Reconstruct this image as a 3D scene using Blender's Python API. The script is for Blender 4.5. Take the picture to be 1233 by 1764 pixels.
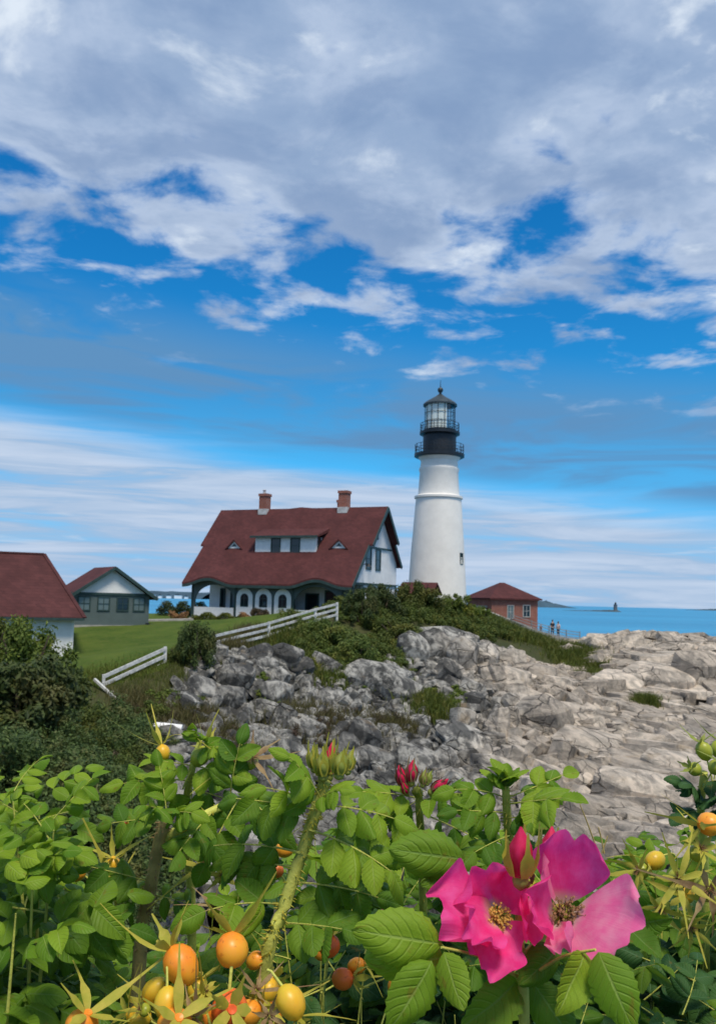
import bpy, bmesh, math, random
import numpy as np
from mathutils import Vector, Matrix, Euler, noise as mnoise
random.seed(7); RNG = np.random.default_rng(7)
for o in list(bpy.data.objects): bpy.data.objects.remove(o)
S = bpy.context.scene; COL = S.collection
R = math.radians
# ------------------------------------------------------------------ camera (eye at the origin, looking along +Y)
FPX = 1500.0; PITCH = math.atan(151.5/1500); ROLL = math.atan(.026)
cam = bpy.data.cameras.new('camera'); co = bpy.data.objects.new('camera', cam); COL.objects.link(co)
CM = Euler((math.pi/2+PITCH, 0, 0)).to_matrix() @ Matrix.Rotation(ROLL, 3, 'Z')
co.matrix_world = CM.to_4x4()
cam.sensor_fit = 'VERTICAL'; cam.sensor_height = 24.0; cam.lens = FPX/1764*24
cam.clip_start = .02; cam.clip_end = 60000
cam.dof.use_dof = True; cam.dof.focus_distance = .78; cam.dof.aperture_fstop = cam.lens/1.15
S.camera = co
# ------------------------------------------------------------------ exposure, sun, sky
S.view_settings.view_transform = 'Standard'; S.view_settings.look = 'None'
S.view_settings.exposure = 0.3; S.view_settings.gamma = 1.0; S.view_settings.use_curve_mapping = False
SUN_EL, SUN_AZ = R(64), R(160)           # azimuth clockwise from +Y: high, behind the camera, veiled by cloud
sun = bpy.data.lights.new('sun', 'SUN'); sun.energy = 2.9; sun.angle = R(16); sun.color = (1, .90, .74)
so = bpy.data.objects.new('sun', sun); COL.objects.link(so)
sdir = Vector((math.sin(SUN_AZ)*math.cos(SUN_EL), math.cos(SUN_AZ)*math.cos(SUN_EL), math.sin(SUN_EL)))
so.rotation_euler = sdir.to_track_quat('Z', 'Y').to_euler()

class NT:
    """terse node building"""
    def __init__(s, tree): s.t = tree; s.n = tree.nodes; s.l = tree.links
    def node(s, typ, **kw):
        n = s.n.new(typ)
        for k, v in kw.items(): setattr(n, k, v)
        return n
    def put(s, sock, v):
        if isinstance(v, bpy.types.NodeSocket): s.l.new(v, sock)
        elif v is not None:
            try: sock.default_value = v
            except Exception: sock.default_value = (*v, 1) if len(v) == 3 else v
    def m(s, op, a, b=None, c=None, clamp=False):
        n = s.node('ShaderNodeMath', operation=op, use_clamp=clamp)
        for i, v in enumerate((a, b, c)): s.put(n.inputs[i], v)
        return n.outputs[0]
    def ramp(s, v, lo, hi, a=0., b=1., smooth=True):
        n = s.node('ShaderNodeMapRange', interpolation_type='SMOOTHSTEP' if smooth else 'LINEAR'); n.clamp = True
        for i, q in enumerate((v, lo, hi, a, b)): s.put(n.inputs[i], q)
        return n.outputs[0]
    def mix(s, f, a, b, blend='MIX'):
        n = s.node('ShaderNodeMix', data_type='RGBA', blend_type=blend); n.clamp_factor = True
        s.put(n.inputs[0], f); s.put(n.inputs[6], a); s.put(n.inputs[7], b); return n.outputs[2]
    def noise(s, vec, scale, detail=4, rough=.5, dist=0., dim='3D'):
        n = s.node('ShaderNodeTexNoise', noise_dimensions=dim)
        if vec is not None: s.put(n.inputs['Vector'], vec)
        s.put(n.inputs['Scale'], scale); s.put(n.inputs['Detail'], detail); s.put(n.inputs['Roughness'], rough); s.put(n.inputs['Distortion'], dist)
        return n.outputs[0]
    def xyz(s, x, y, z=0.):
        n = s.node('ShaderNodeCombineXYZ')
        for i, v in enumerate((x, y, z)): s.put(n.inputs[i], v)
        return n.outputs[0]
    def sep(s, v):
        n = s.node('ShaderNodeSeparateXYZ'); s.put(n.inputs[0], v); return n.outputs

W = bpy.data.worlds.new('World'); S.world = W; W.use_nodes = True
def build_sky():
    t = NT(W.node_tree); t.n.clear()
    out = t.node('ShaderNodeOutputWorld'); bg = t.node('ShaderNodeBackground'); t.put(bg.inputs['Strength'], .1)
    sky = t.node('ShaderNodeTexSky', sky_type='NISHITA'); sky.sun_disc = False
    sky.sun_elevation = SUN_EL; sky.sun_rotation = SUN_AZ; sky.altitude = 10; sky.air_density = 1.0; sky.dust_density = .3; sky.ozone_density = 2.0
    hs = t.node('ShaderNodeHueSaturation'); t.put(hs.inputs['Saturation'], 1.42); t.put(hs.inputs['Value'], 1.12); t.put(hs.inputs['Color'], sky.outputs[0])
    tc = t.node('ShaderNodeTexCoord'); X, Y, Z = t.sep(tc.outputs['Generated'])
    Zp = t.m('MAXIMUM', Z, 0.0)
    el = t.m('MULTIPLY', t.m('ARCSINE', Zp), 57.2958)
    base = t.mix(t.ramp(el, 0, 8, .72, 0), t.mix(1., hs.outputs[0], (.25, .90, 1.02, 1), 'MULTIPLY'), (3.6, 5.6, 7.4, 1))
    base = t.mix(t.ramp(el, 5, 14, .65, 0), base, (.75, 4.0, 8.6, 1))
    # plane-projected coordinates: clouds get smaller and flatter towards the horizon
    inv = t.m('DIVIDE', 1., t.m('ADD', Zp, .10))
    P = t.xyz(t.m('MULTIPLY', X, inv), t.m('MULTIPLY', Y, inv), 0.)
    side = t.m('MULTIPLY', X, 9.)                       # a slow tilt of the cloud deck from left to right
    # --- thin grey-blue veil
    sv = t.noise(t.xyz(t.m('MULTIPLY', X, 1.6), t.m('MULTIPLY', Y, 1.6), t.m('MULTIPLY', el, .16)), 2.2, 5, .55, .6)
    elv = t.m('ADD', el, t.m('MULTIPLY', X, 7.))
    band = t.m('MULTIPLY', t.ramp(elv, 8.2, 10.0), t.ramp(elv, 18.0, 13.0))
    veil = t.m('MULTIPLY', band, t.ramp(sv, .36, .56, .25, 1.))
    c = t.mix(veil, base, (.95, 2.35, 4.35, 1))
    # --- pale bank and streaks low over the horizon
    lowv = t.xyz(t.m('MULTIPLY', X, 2.0), t.m('MULTIPLY', Y, 2.0), t.m('MULTIPLY', el, .42))
    st = t.noise(lowv, 2.0, 7, .58, .7); sb = t.noise(lowv, .8, 4, .5, .4)
    top = t.m('ADD', t.m('ADD', el, t.m('MULTIPLY', X, 7.5)), t.m('MULTIPLY', t.m('SUBTRACT', sb, .5), 5.))
    cov = t.ramp(top, 9.6, 6.6)
    al = t.m('MULTIPLY', t.ramp(st, .24, .54, .30, 1.), cov)
    c = t.mix(al, c, t.mix(t.ramp(st, .40, .70), (2.9, 4.1, 5.8, 1), (4.4, 5.3, 6.7, 1)))
    c = t.mix(t.m('MULTIPLY', t.ramp(t.noise(t.xyz(t.m('MULTIPLY', X, 4.5), t.m('MULTIPLY', Y, 4.5), t.m('MULTIPLY', el, .9)), 1.6, 6, .55, .4), .56, .70), t.m('MULTIPLY', cov, .45)), c, (5.0, 5.7, 6.8, 1))
    # --- broken cumulus deck, thickening upwards
    big = t.noise(P, 1.1, 4, .5, .3); puff = t.noise(P, 4.3, 10, .57, .25)
    n = t.m('ADD', t.m('MULTIPLY', big, .36), t.m('MULTIPLY', puff, .64))
    cov2 = t.m('ADD', el, t.m('MULTIPLY', X, 7.))
    thr = t.ramp(cov2, 14, 30, .56, .30, smooth=False)
    a2 = t.m('MULTIPLY', t.ramp(n, t.m('SUBTRACT', thr, .01), t.m('ADD', thr, .12)), t.ramp(cov2, 12.5, 16.5))
    body = t.noise(P, 3.0, 9, .56, .3)
    ccol = t.mix(t.ramp(n, t.m('ADD', thr, .04), t.m('ADD', thr, .26)), (4.1, 4.95, 6.4, 1), (2.4, 3.35, 5.0, 1))
    ccol = t.mix(t.ramp(body, .38, .54, .7, 0), ccol, (1.7, 2.6, 4.3, 1))
    ccol = t.mix(t.ramp(body, .55, .68), ccol, (6.0, 6.7, 7.6, 1))
    c = t.mix(a2, c, ccol)
    t.put(bg.inputs['Color'], c); t.l.new(bg.outputs[0], out.inputs[0])
build_sky()

# ------------------------------------------------------------------ helpers
def ray(px, py): return CM @ Vector(((px-616.5)/FPX, -(py-882)/FPX, -1))
def at(px, py, d): return ray(px, py)*d                       # a point at depth d metres
def onY(px, py, Y): v = ray(px, py); return v*(Y/v.y)         # a point on the plane Y
def proj(P):
    c = CM.transposed() @ Vector(P); return 616.5+FPX*c.x/-c.z, 882-FPX*c.y/-c.z
def tag(o, label=None, cat=None, group=None, kind=None):
    if label: o['label'] = label
    if cat: o['category'] = cat
    if group: o['group'] = group
    if kind: o['kind'] = kind
    return o
def link(name, data, parent=None, mat=None):
    o = bpy.data.objects.new(name, data); COL.objects.link(o); o.parent = parent
    if mat is not None and data is not None and not data.materials: data.materials.append(mat)
    return o
def empty(name, loc=(0, 0, 0), rz=0):
    o = link(name, None); o.location = loc; o.rotation_euler = (0, 0, rz); o.empty_display_size = .2; return o
def mesh_np(name, v, f, mat=None, smooth=False, uv=None):
    v = np.asarray(v, np.float32); f = np.asarray(f, np.int32); k = f.shape[1]
    me = bpy.data.meshes.new(name); me.vertices.add(len(v)); me.vertices.foreach_set('co', v.ravel())
    me.loops.add(f.size); me.loops.foreach_set('vertex_index', f.ravel())
    me.polygons.add(len(f)); me.polygons.foreach_set('loop_start', np.arange(0, f.size, k, dtype=np.int32))
    me.polygons.foreach_set('use_smooth', np.full(len(f), smooth))
    if uv is not None:
        l = me.uv_layers.new(name='uv'); l.data.foreach_set('uv', np.asarray(uv, np.float32)[f.ravel()].ravel())
    me.update(calc_edges=True); me.validate()
    if mat: me.materials.append(mat)
    return me
class MB:
    """collects shapes into one mesh"""
    def __init__(s): s.v = []; s.f = []
    def add(s, vs, fs):
        b = len(s.v); s.v += [tuple(q) for q in vs]; s.f += [tuple(b+i for i in q) for q in fs]; return s
    def box(s, x0, x1, y0, y1, z0, z1):
        return s.add([(x0,y0,z0),(x1,y0,z0),(x1,y1,z0),(x0,y1,z0),(x0,y0,z1),(x1,y0,z1),(x1,y1,z1),(x0,y1,z1)],
                     [(0,3,2,1),(4,5,6,7),(0,1,5,4),(1,2,6,5),(2,3,7,6),(3,0,4,7)])
    def bar(s, a, b, w, h=None, up=(0, 0, 1)):
        a, b = Vector(a), Vector(b); h = h or w; d = (b-a).normalized(); u = Vector(up)
        sd = d.cross(u)
        if sd.length < 1e-4: sd = d.cross(Vector((1, 0, 0)))
        sd.normalize(); u = sd.cross(d); sd *= w/2; u = u*h/2
        c = [a-sd-u, a+sd-u, a+sd+u, a-sd+u, b-sd-u, b+sd-u, b+sd+u, b-sd+u]
        return s.add(c, [(0,1,2,3),(4,7,6,5),(0,4,5,1),(1,5,6,2),(2,6,7,3),(3,7,4,0)])
    def prism(s, poly, d):
        """poly: list of 3-D points (planar), d: extrusion vector"""
        n = len(poly); d = Vector(d); top = [Vector(p)+d for p in poly]
        return s.add([Vector(p) for p in poly]+top, [tuple(range(n))[::-1], tuple(range(n, 2*n))]+[(i, (i+1) % n, n+(i+1) % n, n+i) for i in range(n)])
    def lathe(s, prof, seg=32, a0=0., a1=2*math.pi, c=(0, 0, 0)):
        full = abs(a1-a0-2*math.pi) < 1e-6; k = seg if full else seg+1; vs = []
        for r, z in prof:
            for i in range(k):
                a = a0+(a1-a0)*i/seg; vs.append((c[0]+r*math.cos(a), c[1]+r*math.sin(a), c[2]+z))
        fs = []
        for j in range(len(prof)-1):
            for i in range(seg):
                i2 = (i+1) % k; fs.append((j*k+i, j*k+i2, (j+1)*k+i2, (j+1)*k+i))
        return s.add(vs, fs)
    def tube(s, pts, rad, seg=8):
        pts = [Vector(p) for p in pts]; n = len(pts)
        if not hasattr(rad, '__len__'): rad = [rad]*n
        vs, fs = [], []; ref = Vector((.31, .17, .93))
        for i, p in enumerate(pts):
            d = (pts[min(i+1, n-1)]-pts[max(i-1, 0)]).normalized(); e = d.cross(ref)
            if e.length < .05: e = d.cross(Vector((1, 0, 0)))
            e.normalize(); g = d.cross(e)
            for k in range(seg):
                a = 2*math.pi*k/seg; vs.append(p+(e*math.cos(a)+g*math.sin(a))*rad[i])
        for i in range(n-1):
            for k in range(seg): fs.append((i*seg+k, i*seg+(k+1) % seg, (i+1)*seg+(k+1) % seg, (i+1)*seg+k))
        fs.append(tuple(range(seg))[::-1]); fs.append(tuple((n-1)*seg+k for k in range(seg)))
        return s.add(vs, fs)
    def mesh(s, name, mat=None, smooth=None):
        me = bpy.data.meshes.new(name); me.from_pydata(s.v, [], s.f)
        bm = bmesh.new(); bm.from_mesh(me); bmesh.ops.recalc_face_normals(bm, faces=bm.faces); bm.to_mesh(me); bm.free()
        if smooth is not None:
            me.polygons.foreach_set('use_smooth', [True]*len(me.polygons))
            if smooth < 180: me.set_sharp_from_angle(angle=R(smooth))
        if mat: me.materials.append(mat)
        return me
    def build(s, name, mat, parent=None, smooth=None): return link(name, s.mesh(name, mat, smooth), parent)
def copy_tree(o, parent=None):
    c = o.copy(); COL.objects.link(c); c.parent = parent
    for ch in [q for q in o.children]: copy_tree(ch, c)
    return c

# ------------------------------------------------------------------ materials
def pmat(name, col, rough=.7, var=.18, scale=3., col2=None, bump=0., bscale=40., metal=0., spec=.4, rnd=0., detail=5):
    m = bpy.data.materials.new(name); m.use_nodes = True; t = NT(m.node_tree); b = t.n['Principled BSDF']
    tc = t.node('ShaderNodeTexCoord').outputs['Object']
    c1 = tuple(q*(1-var) for q in col); c2 = col2 or tuple(min(1, q*(1+var)) for q in col)
    f = t.ramp(t.noise(tc, scale, detail, .6), .32, .68)
    c = t.mix(f, (*c1, 1), (*c2, 1))
    if rnd:
        oi = t.node('ShaderNodeObjectInfo'); hs = t.node('ShaderNodeHueSaturation')
        t.put(hs.inputs['Value'], t.m('ADD', 1-rnd/2, t.m('MULTIPLY', oi.outputs['Random'], rnd))); t.put(hs.inputs['Color'], c); c = hs.outputs[0]
    t.put(b.inputs['Base Color'], c); t.put(b.inputs['Roughness'], rough); t.put(b.inputs['Metallic'], metal); t.put(b.inputs['Specular IOR Level'], spec)
    if bump:
        bn = t.node('ShaderNodeBump'); t.put(bn.inputs['Strength'], bump); t.put(bn.inputs['Distance'], 1/bscale)
        t.put(bn.inputs['Height'], t.noise(tc, bscale, 4, .6)); t.l.new(bn.outputs[0], b.inputs['Normal'])
    return m
def shingle_mat(name, col, row=.16):
    m = bpy.data.materials.new(name); m.use_nodes = True; t = NT(m.node_tree); b = t.n['Principled BSDF']
    tc = t.node('ShaderNodeTexCoord').outputs['Object']; X, Y, Z = t.sep(tc)
    rowi = t.m('FLOOR', t.m('DIVIDE', Z, row)); xs = t.m('ADD', t.m('DIVIDE', t.m('ADD', X, t.m('MULTIPLY', Y, .73)), .3), t.m('MULTIPLY', rowi, .5))
    wn = t.node('ShaderNodeTexWhiteNoise', noise_dimensions='2D'); t.put(wn.inputs['Vector'], t.xyz(t.m('FLOOR', xs), rowi))
    big = t.noise(tc, .55, 5, .6)
    c = t.mix(t.ramp(big, .3, .7), tuple(q*.8 for q in col)+(1,), tuple(q*1.2 for q in col)+(1,))
    c = t.mix(t.m('MULTIPLY', wn.outputs[0], .5), c, (col[0]*.55, col[1]*.6, col[2]*.65, 1))
    t.put(b.inputs['Base Color'], c); t.put(b.inputs['Roughness'], .9); t.put(b.inputs['Specular IOR Level'], .2)
    bn = t.node('ShaderNodeBump'); t.put(bn.inputs['Strength'], .8); t.put(bn.inputs['Distance'], .03)
    t.put(bn.inputs['Height'], t.m('SUBTRACT', 1., t.m('FRACT', t.m('DIVIDE', Z, row)))); t.l.new(bn.outputs[0], b.inputs['Normal'])
    return m
def siding_mat(name, col, row=.12, rough=.6):
    m = pmat(name, col, rough, .07, 1.2); t = NT(m.node_tree); b = t.n['Principled BSDF']
    Z = t.sep(t.node('ShaderNodeTexCoord').outputs['Object'])[2]
    bn = t.node('ShaderNodeBump'); t.put(bn.inputs['Strength'], .6); t.put(bn.inputs['Distance'], .02)
    t.put(bn.inputs['Height'], t.m('SUBTRACT', 1., t.m('FRACT', t.m('DIVIDE', Z, row)))); t.l.new(bn.outputs[0], b.inputs['Normal']); return m
def brick_mat(name, c1, c2, mortar, scale=1.):
    m = bpy.data.materials.new(name); m.use_nodes = True; t = NT(m.node_tree); b = t.n['Principled BSDF']
    X, Y, Z = t.sep(t.node('ShaderNodeTexCoord').outputs['Object'])
    br = t.node('ShaderNodeTexBrick'); t.put(br.inputs['Vector'], t.xyz(t.m('ADD', X, Y), Z)); t.put(br.inputs['Color1'], (*c1, 1)); t.put(br.inputs['Color2'], (*c2, 1)); t.put(br.inputs['Mortar'], (*mortar, 1))
    t.put(br.inputs['Scale'], scale); t.put(br.inputs['Brick Width'], .22); t.put(br.inputs['Row Height'], .075); t.put(br.inputs['Mortar Size'], .008)
    t.put(b.inputs['Base Color'], t.mix(t.ramp(t.noise(t.xyz(X, Y, Z), 1.2, 5), .35, .7, 0, .5), br.outputs[0], (c1[0]*.5, c1[1]*.55, c1[2]*.6, 1)))
    t.put(b.inputs['Roughness'], .9)
    bn = t.node('ShaderNodeBump'); t.put(bn.inputs['Strength'], .5); t.put(bn.inputs['Distance'], .01); t.put(bn.inputs['Height'], br.outputs[1]); bn.invert = True; t.l.new(bn.outputs[0], b.inputs['Normal'])
    return m
def glass_mat(name, tint, rough=.06):
    m = bpy.data.materials.new(name); m.use_nodes = True; t = NT(m.node_tree); b = t.n['Principled BSDF']
    t.put(b.inputs['Base Color'], t.mix(t.noise(t.node('ShaderNodeTexCoord').outputs['Object'], 1.5, 3), (*tint, 1), tuple(q*1.7 for q in tint)+(1,)))
    t.put(b.inputs['Roughness'], rough); t.put(b.inputs['Specular IOR Level'], .6); return m
def clear_glass(name):
    m = bpy.data.materials.new(name); m.use_nodes = True; t = NT(m.node_tree); t.n.clear()
    o = t.node('ShaderNodeOutputMaterial'); tr = t.node('ShaderNodeBsdfTransparent'); gl = t.node('ShaderNodeBsdfGlossy'); mx = t.node('ShaderNodeMixShader'); fr = t.node('ShaderNodeValue')
    t.put(tr.inputs[0], (.95, .97, .97, 1)); t.put(gl.inputs['Roughness'], .04); fr.outputs[0].default_value = .05
    t.l.new(fr.outputs[0], mx.inputs[0]); t.l.new(tr.outputs[0], mx.inputs[1]); t.l.new(gl.outputs[0], mx.inputs[2]); t.l.new(mx.outputs[0], o.inputs[0]); return m
M = dict(
    white=siding_mat('white_clapboard', (.74, .75, .76)), trim=pmat('white_trim', (.78, .79, .8), .5, .06),
    tower=pmat('whitewashed_masonry', (.78, .76, .72), .8, .045, .9, bump=.25, bscale=9),
    green=pmat('dark_green_paint', (.030, .058, .055), .5, .2), wall_green=siding_mat('grey_green_siding', (.085, .118, .118)),
    roof=shingle_mat('red_shingles', (.090, .030, .030)), roof2=shingle_mat('faded_red_shingles', (.086, .031, .031), .2),
    brick=brick_mat('red_brick', (.36, .12, .08), (.27, .085, .06), (.3, .22, .19)),
    black=pmat('black_iron', (.012, .017, .024), .45, .3), blackroof=pmat('dark_copper', (.03, .045, .055), .45, .3),
    pane=glass_mat('window_glass', (.012, .02, .024)), glass=clear_glass('lantern_glass'), curtain=pmat('lantern_curtain', (.85, .86, .82), .8, .04),
    fence=pmat('weathered_white_rail', (.55, .56, .55), .8, .22, 4., bump=.3, bscale=25), lead=pmat('lead_flashing', (.5, .5, .5), .6),
    conc=pmat('pale_concrete', (.34, .33, .31), .9, .2, 1.5, bump=.3, bscale=12), dark=pmat('dark_interior', (.02, .022, .024), .9),
)

# ------------------------------------------------------------------ terrain: surveyed points (pixel, depth in metres, rockiness) -> smooth height sheet
SEA = -11.5
CTRL = [  # lawn and slope on the left
    (60,1135,57,0),(135,1131,57,0),(170,1168,47.5,0),(230,1150,49,0),(290,1140,50,0),(130,1076,72,0),(245,1076,74,0),(330,1066,83,0),(420,1066,82,0),(520,1066,80,0),
    (400,1116,57,0),(460,1092,63,0),(545,1068,69,0),(600,1054,73,0),(0,1150,56,0),(0,1068,80,0),(330,1100,62,0),
    (80,1215,41,0),(0,1260,34,0),(60,1400,21,0),(190,1400,25,0),(230,1310,35,.1),(200,1235,43,0),(270,1215,46,.3),(330,1200,48,.7),
    # crest of the hill
    (650,1058,77,0),(700,1050,82,0),(760,1044,92,0),(830,1048,95,0),(880,1078,93,0),(920,1095,92,0),(962,1110,92,.1),(560,1100,66,0),(640,1105,68,0),(600,1150,60,.2),(700,1090,72,.1),(810,1085,79,.2),(880,1110,80,.3),(960,1130,80,.3),(1010,1170,74,.5),
    # rocks
    (400,1140,54,.9),(470,1150,55,1),(420,1200,51,1),(500,1230,50,1),(360,1230,46,.8),(440,1290,45,1),(300,1290,39,.5),(560,1190,56,.9),(650,1200,56,1),(650,1270,50,1),(760,1125,68,.8),(740,1175,60,1),
    (830,1130,70,.9),(860,1180,62,1),(780,1240,54,1),(700,1300,48,1),(600,1330,44,1),(850,1260,52,1),(930,1210,60,1),(930,1290,50,1),(1010,1240,58,1),(880,1340,45,1),(1000,1330,46,1),(1100,1300,49,1),(1060,1200,64,1),
    (1000,1420,38,1),(1150,1410,38,1),(1160,1210,62,1),(1233,1280,52,1),(1080,1140,76,1),(1045,1108,88,1),(1090,1100,90,1),(1140,1101,88,1),(1233,1114,82,1),(1000,1128,90,.9),(1180,1150,72,1),(1233,1180,66,1),
    (740,1460,34,1),(300,1500,27,1),(500,1420,34,1),(900,1480,31,1),(1150,1500,28,1),(120,1520,20,.2),
]
pts = [(*at(x, y, d), r) for x, y, d, r in CTRL]
pts += [(0,0,-1.75,0),(-3,0,-1.75,0),(3,0,-1.75,0),(0,2.2,-1.9,0),(-3,2.2,-1.9,0),(3,2.2,-1.9,0),(0,6,-5,.2),(4,6,-5.2,.2),(-5,6,-3.6,0),(-12,8,-3.4,0),(0,12,-8.2,1),(8,12,-8.6,1),(-5,13,-7,.3),(0,18,-9.2,1),(10,20,-9.6,1),(-12,22,-5.2,0),
        (18,20,-10,1),(22,34,-9.8,1),(30,45,-8.8,1),(36,60,-7.5,1),(42,75,-6,1),(42,90,-6,1),(10,-6,-2,0),(-10,-6,-1.8,0),(-45,60,-4.2,0),(-45,90,-2.5,0),(-30,40,-4.6,0),(-30,20,-4,0),(14,6,-6.5,.6),(24,10,-10,1),
        (-20,110,-3,0),(0,112,-1.2,0),(8,104,-.3,0),(16,108,-2.6,0),(22,110,-3.2,.2),(26,104,-4,.5),(10,118,-2,0),(-40,118,-3.5,0),(20,96,-3.7,0),(30,112,-9.5,1),(36,104,-8.5,1),(22,124,-10,1),(0,130,-9,.6),(-40,135,-9,0),(42,110,-12,1),(12,128,-9,1)]
C = np.array(pts, float)
def tps_fit(xy, val, lam):
    n = len(xy); d = np.linalg.norm(xy[:, None]-xy[None], axis=2); K = np.where(d > 0, d*d*np.log(d+1e-9), 0)+lam*np.eye(n)
    Pm = np.c_[np.ones(n), xy]; A = np.zeros((n+3, n+3)); A[:n, :n] = K; A[:n, n:] = Pm; A[n:, :n] = Pm.T
    return np.linalg.solve(A, np.r_[val, np.zeros(3)])
XYC = C[:, :2]/20
wz = tps_fit(XYC, C[:, 2], .004); wr = tps_fit(XYC, C[:, 3], .01)
def tps(w, x, y):
    q = np.c_[np.ravel(x), np.ravel(y)]/20; out = np.empty(len(q))
    for i in range(0, len(q), 60000):
        s = q[i:i+60000]; d = np.sqrt(((s[:, None]-XYC[None])**2).sum(2)); out[i:i+60000] = np.where(d > 0, d*d*np.log(d+1e-9), 0)@w[:-3]+w[-3]+s@w[-2:]
    return out.reshape(np.shape(x))
def hsh(i, j, k):
    h = (i.astype(np.int64)*374761393+j.astype(np.int64)*668265263+k*2147483647) & 0xffffffff
    h = ((h ^ (h >> 13))*1274126177) & 0xffffffff; h = ((h ^ (h >> 16))*2246822519) & 0xffffffff
    return ((h ^ (h >> 15)) & 0xffffff)/float(0xffffff)
def vnoise(x, y, k=0):
    i, j = np.floor(x), np.floor(y); u, v = x-i, y-j; u = u*u*(3-2*u); v = v*v*(3-2*v)
    return (hsh(i, j, k)*(1-u)+hsh(i+1, j, k)*u)*(1-v)+(hsh(i, j+1, k)*(1-u)+hsh(i+1, j+1, k)*u)*v
def fbm(x, y, k=0, o=4): return sum(vnoise(x*2**q, y*2**q, k+q)*.5**q for q in range(o))/sum(.5**q for q in range(o))
def worley(a, b, k):
    ia, ib = np.floor(a), np.floor(b); f1 = np.full(a.shape, 9.); f2 = f1.copy(); ca = np.zeros(a.shape); cb = ca.copy(); ci = ca.copy(); cj = ca.copy()
    for da in (-1, 0, 1):
        for db in (-1, 0, 1):
            i, j = ia+da, ib+db; pa = i+hsh(i, j, k); pb = j+hsh(i, j, k+1); d = np.maximum(abs(a-pa), abs(b-pb))*.55+np.hypot(a-pa, b-pb)*.45
            n = d < f1; f2 = np.where(n, f1, np.minimum(f2, d)); f1 = np.where(n, d, f1)
            ca = np.where(n, pa, ca); cb = np.where(n, pb, cb); ci = np.where(n, i, ci); cj = np.where(n, j, cj)
    return f1, f2, ca, cb, ci, cj
def rock_relief(x, y):
    """jointed, tilted beds: blocks of three sizes, each with its own step and tilt, cracks between"""
    wx = x+1.6*(fbm(x/7, y/7, 11)-.5)+.16*(fbm(x/1.3, y/1.3, 15)-.5); wy = y+1.6*(fbm(x/7, y/7, 21)-.5)+.16*(fbm(x/1.3, y/1.3, 25)-.5)
    D = 0
    for la, lb, amp, tilt, crack, ang, k in ((9., 3.2, .42, .20, .15, -76, 1), (3.6, 1.1, .20, .20, .14, -70, 31), (1.3, .42, .09, .2, .08, -68, 61), (.5, .22, .03, .12, .02, -75, 91)):
        c, s = math.cos(R(ang)), math.sin(R(ang)); a = (wx*c+wy*s)/la; b = (-wx*s+wy*c)/lb
        f1, f2, ca, cb, ci, cj = worley(a, b, k)
        h = hsh(ci, cj, k+5)*2-1; tb = hsh(ci, cj, k+7)-.15; ta = hsh(ci, cj, k+9)-.5
        D = D+amp*h+tilt*2*(tb*(b-cb)*lb+ta*(a-ca)*la*.4)-crack*np.exp(-(f2-f1)/.05)
    return D
def ground_xy(x, y, relief=True):
    z = tps(wz, x, y); r = np.clip((tps(wr, x, y)-.25)/.5, 0, 1); r = r*r*(3-2*r)
    z = z+.25*(fbm(x/3.1, y/3.1, 5)-.5)*(.4+.6*r)
    return (z+r*(rock_relief(x, y)-.6) if relief else z), r
def gz(x, y): return float(ground_xy(np.array([float(x)]), np.array([float(y)]), False)[0][0])

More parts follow.
